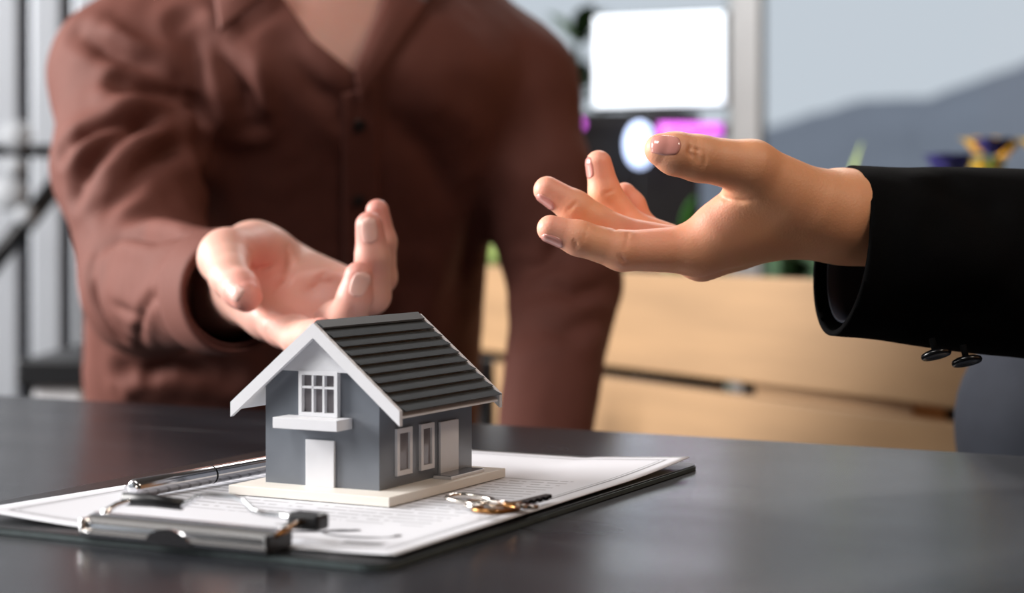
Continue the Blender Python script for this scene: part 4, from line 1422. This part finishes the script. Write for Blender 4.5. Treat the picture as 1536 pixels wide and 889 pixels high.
# ------------------------------------------------------------------ suited person at the right
womroot = root('person', (.64, 1.20, 0), 'person in black suit reaching in from the right with open hand', 'person', world_children=True)
SA, SE, SS = P(1180, 369, .907), np.array([.455, .965, CZ - .036]), np.array([.60, 1.02, 1.145])
def sleeve_sc(p):
    # a little flatter than tall
    q = p.copy(); q[:, 1] = .92 + (q[:, 1] - .92) * 1.18
    return q
def jacket_f(p):
    q = sleeve_sc(p)
    sa, se, ss = [sleeve_sc(np.array([x]))[0] for x in (SA, SE, SS)]
    d = cone(q, sa, se, .0412, .0590)
    d = smin(d, cone(q, se, ss, .052, .066), .03)
    tt = torso_field([(.70, .670, 1.17, .125, .155), (.85, .665, 1.17, .115, .150), (1.0, .650, 1.17, .120, .165), (1.10, .640, 1.17, .11, .155), (1.16, .640, 1.17, .07, .09), (1.19, .64, 1.17, .05, .06)])(p)
    d = smin(d, tt, .03)
    d = smin(d, cone(p, SS, (.64, 1.33, 1.14), .055, .055), .04)
    d = smin(d, smin(cone(p, (.64, 1.34, 1.13), (.66, 1.38, .88), .058, .048), cone(p, (.66, 1.38, .88), (.53, 1.33, .80), .046, .036), .02), .03)
    return d
vJ, qJ = nets(jacket_f, (.06, .84, .66), (.82, 1.50, 1.22), .0068, 2)
vJ, qJ = subdivide(vJ, qJ)
vJ = newton(jacket_f, vJ, .002, 2)
nJ = normals_of(jacket_f, vJ, .002)
FJ = []
def foldj(pxs, dep, w): FJ.append(([hit(jacket_f, u, v, .7, 1.2) for u, v in pxs], dep, w))
foldj([(1380, 262), (1460, 300), (1530, 330)], .004, .012)
foldj([(1330, 490), (1420, 470), (1530, 460)], .004, .012)
foldj([(1310, 270), (1340, 380), (1320, 490)], .002, .012)
foldj([(1400, 340), (1470, 390), (1536, 400)], -.003, .016)
vJ = groove(vJ, nJ, FJ)
vJ = vJ + nJ * np.array([.0012 * noise.noise((x * 24, y * 24, z * 24)) for x, y, z in vJ])[:, None]
me = bpy.data.meshes.new('jacket')
me.from_pydata([tuple(map(float, p)) for p in vJ], [], [tuple(map(int, q)) for q in qJ])
bm = bmesh.new(); bm.from_mesh(me)
cc = P(1271, 372, .905)
cut(bm, cc, (-1, -.20, .14), cc, .085, True)
wr2 = Vector((.53, 1.33, .80))
cut(bm, wr2 + Vector((.02, 0, .01)), (-1, -.1, -.4), wr2, .07, True)
bm.to_mesh(me); bm.free()
jacket = link('jacket', me, M_suit, womroot, True)
me.materials.append(M_lining)
md = jacket.modifiers.new('cloth', 'SOLIDIFY'); md.thickness = .0026; md.offset = -1; md.material_offset = 0
# cuff lining: a sleeve tube just inside the jacket sleeve
lin_v, lin_f = [], []
seg, nr = 40, 8
axl = Vector(SE - SA).normalized()
for i in range(nr + 1):
    t = i / nr
    for k in range(seg):
        a = 2 * math.pi * k / seg
        yy_, zz_ = math.cos(a), math.sin(a)
        r_ = .0352 + .0003 * t
        y_ = yy_ * r_ / 1.18; z_ = zz_ * r_
        c = Vector(SA) + axl * (0.024 + .07 * t)
        x_ = c.x
        # follow the slanted cuff opening
        x_ = cc[0] + .0045 + .14 * (c.z + z_ - cc[2]) - .20 * (c.y + y_ - cc[1]) + .07 * t
        lin_v.append((x_, c.y + y_, c.z + z_ - .0012))
for i in range(nr):
    for k in range(seg):
        a = i * seg + k; b2 = i * seg + (k + 1) % seg
        lin_f.append((a, b2, b2 + seg, a + seg))
lo_ = mesh_obj('cuff_lining', lin_v, lin_f, M_lining, jacket, True)
md = lo_.modifiers.new('cloth', 'SOLIDIFY'); md.thickness = .0012; md.offset = -1
M_suitbutton = mat('black_suit_button', (10, 10, 12), rough=.22, var=.1)
for (u, v, tx) in ((1404, 531, .20), (1450, 541, .16)):
    ax_ = Vector((tx, -.34, -1)).normalized()
    c = P(u, v, .893)
    b_ = MB().lathe([(.0, -.0016), (.0055, -.0016), (.0072, -.0008), (.0076, .0004), (.0070, .0014), (.0050, .0010), (.0, .0008)], tuple(c), tuple(ax_), 28).build('button', M_suitbutton, jacket, True)
    MB().tube([tuple(Vector(c) - ax_ * .0012), tuple(Vector(c) - ax_ * .008)], .0016, 8).build('shank', M_suit, b_, True)

hcB = np.array([.615, 1.19, 1.395])
hfB, LB, MBx = head_field(hcB, (-1, -.25, -.10), (0, 0, 1), .95)
def bodyB(p):
    d = cone(p, (.632, 1.19, 1.08), (.622, 1.19, 1.30), .056, .048)
    d = smin(d, cone(p, (.632, 1.05, 1.10), (.632, 1.33, 1.10), .045, .045), .05)
    d = smin(d, smin(cone(p, SS, SE, .042, .034), cone(p, SE, P(1345, 352, .912), .030, .018), .015), .02)
    return smin(d, hfB(p), .02)
vb, qb = nets(bodyB, (.17, .90, .78), (.80, 1.42, 1.54), .0075, 2)
LH2 = [[(np.array(wr2) + np.array(o1), r1) for o1, r1 in ch_] for ch_ in (
    [((-.070, -.022, -.010), .0100), ((-.105, -.026, -.022), .0090), ((-.125, -.028, -.040), .0080), ((-.130, -.028, -.054), .007)],
    [((-.074, -.002, -.012), .0100), ((-.112, -.002, -.024), .0090), ((-.134, -.002, -.044), .0080), ((-.138, -.002, -.058), .007)],
    [((-.070, .016, -.014), .0095), ((-.104, .018, -.026), .0085), ((-.124, .020, -.044), .0076), ((-.128, .020, -.056), .0066)],
    [((-.062, .032, -.016), .0085), ((-.088, .038, -.028), .0075), ((-.102, .040, -.042), .0066), ((-.104, .040, -.052), .0058)])]
LT2 = [(np.array(wr2) + np.array(o1), r1) for o1, r1 in [((-.018, -.016, -.004), .014), ((-.044, -.042, -.016), .011), ((-.068, -.054, -.028), .0095), ((-.084, -.056, -.036), .0078)]]
LP2 = [(np.array(wr2) + np.array((.05, .004, .012)), .022, np.array(wr2) + np.array((-.01, 0, 0)), .020)] + [(np.array(wr2) + np.array((-.012, y * .5, -.002)), .015, c_[0][0], c_[0][1] + .001) for y, c_ in zip((-.022, -.002, .016, .032), LH2)]
fL2 = hand_sdf(LH2, LT2, LP2)
vl, ql = nets(fL2, np.array(wr2) + np.array((-.16, -.09, -.09)), np.array(wr2) + np.array((.06, .07, .05)), .0028, 2)
bodB = body_mesh('body', [(vb, qb, np.full(len(vb), .1)), (vB, qB, bB), (vl, ql, np.full(len(vl), .3))], M_skinB, womroot)
nail(fB, P(989, 222, .866), P(1046, 237, .872), (-.10, -1, .32), .0130, .0108, M_nailB, bodB, shift=-.0005)
nail(fB, P(829, 350, .890), P(868, 357, .891), (-.15, -.62, -.75), .0115, .0088, M_nailB, bodB)
nail(fB, P(822, 292, .909), P(862, 311, .910), (-.45, -.55, -.60), .0110, .0086, M_nailB, bodB)
nail(fB, P(893, 248, .930), P(907, 288, .931), (-.85, -.55, -.05), .0110, .0084, M_nailB, bodB)
eyes(LB, MBx, bodB)
hair_mesh(hfB, LB, MBx, hcB, womroot, True)
prims = [((.66, 1.12, .72), (.66, 1.29, .72), .11, .11)]
shoesB = []
for y0_, y1_ in ((1.10, 1.155), (1.25, 1.31)):
    kx_ = .352 if y1_ < 1.2 else .418
    knee = (kx_, y1_, .748)
    prims += [((.64, y0_, .725), knee, .082, .064), (knee, (kx_ - .01, y1_, .12), .062, .048)]
    shoesB.append((kx_ - .01, y1_))
limb_mesh('trousers', prims, .035, (.22, 1.0, .06), (.82, 1.48, .86), .010, M_trouser, womroot)
for x, y in shoesB: shoe_mesh(x, y, (-1, -.2, 0), womroot)
st = root('stool', (.67, 1.205, 0), 'black high stool under the suited person', 'stool')
MB().lathe([(.0, .575), (.165, .575), (.175, .585), (.175, .602), (.160, .610), (.0, .610)], (0, 0, 0), (0, 0, 1), 32).build('seat', M_blackplastic, st, autosmooth=True)
for k in range(4):
    a = math.pi / 4 + k * math.pi / 2
    MB().tube([(math.cos(a) * .12, math.sin(a) * .12, .58), (math.cos(a) * .19, math.sin(a) * .19, 0)], .012, 10).build('leg', M_tableleg, st, True)
MB().tube([(math.cos(2 * math.pi * k / 24) * .166, math.sin(2 * math.pi * k / 24) * .166, .2) for k in range(24)], .008, 8, True).build('footrest', M_tableleg, st, True)

for o in list(bpy.data.objects):
    for kk in ('_world', '_h'):
        if kk in o: del o[kk]
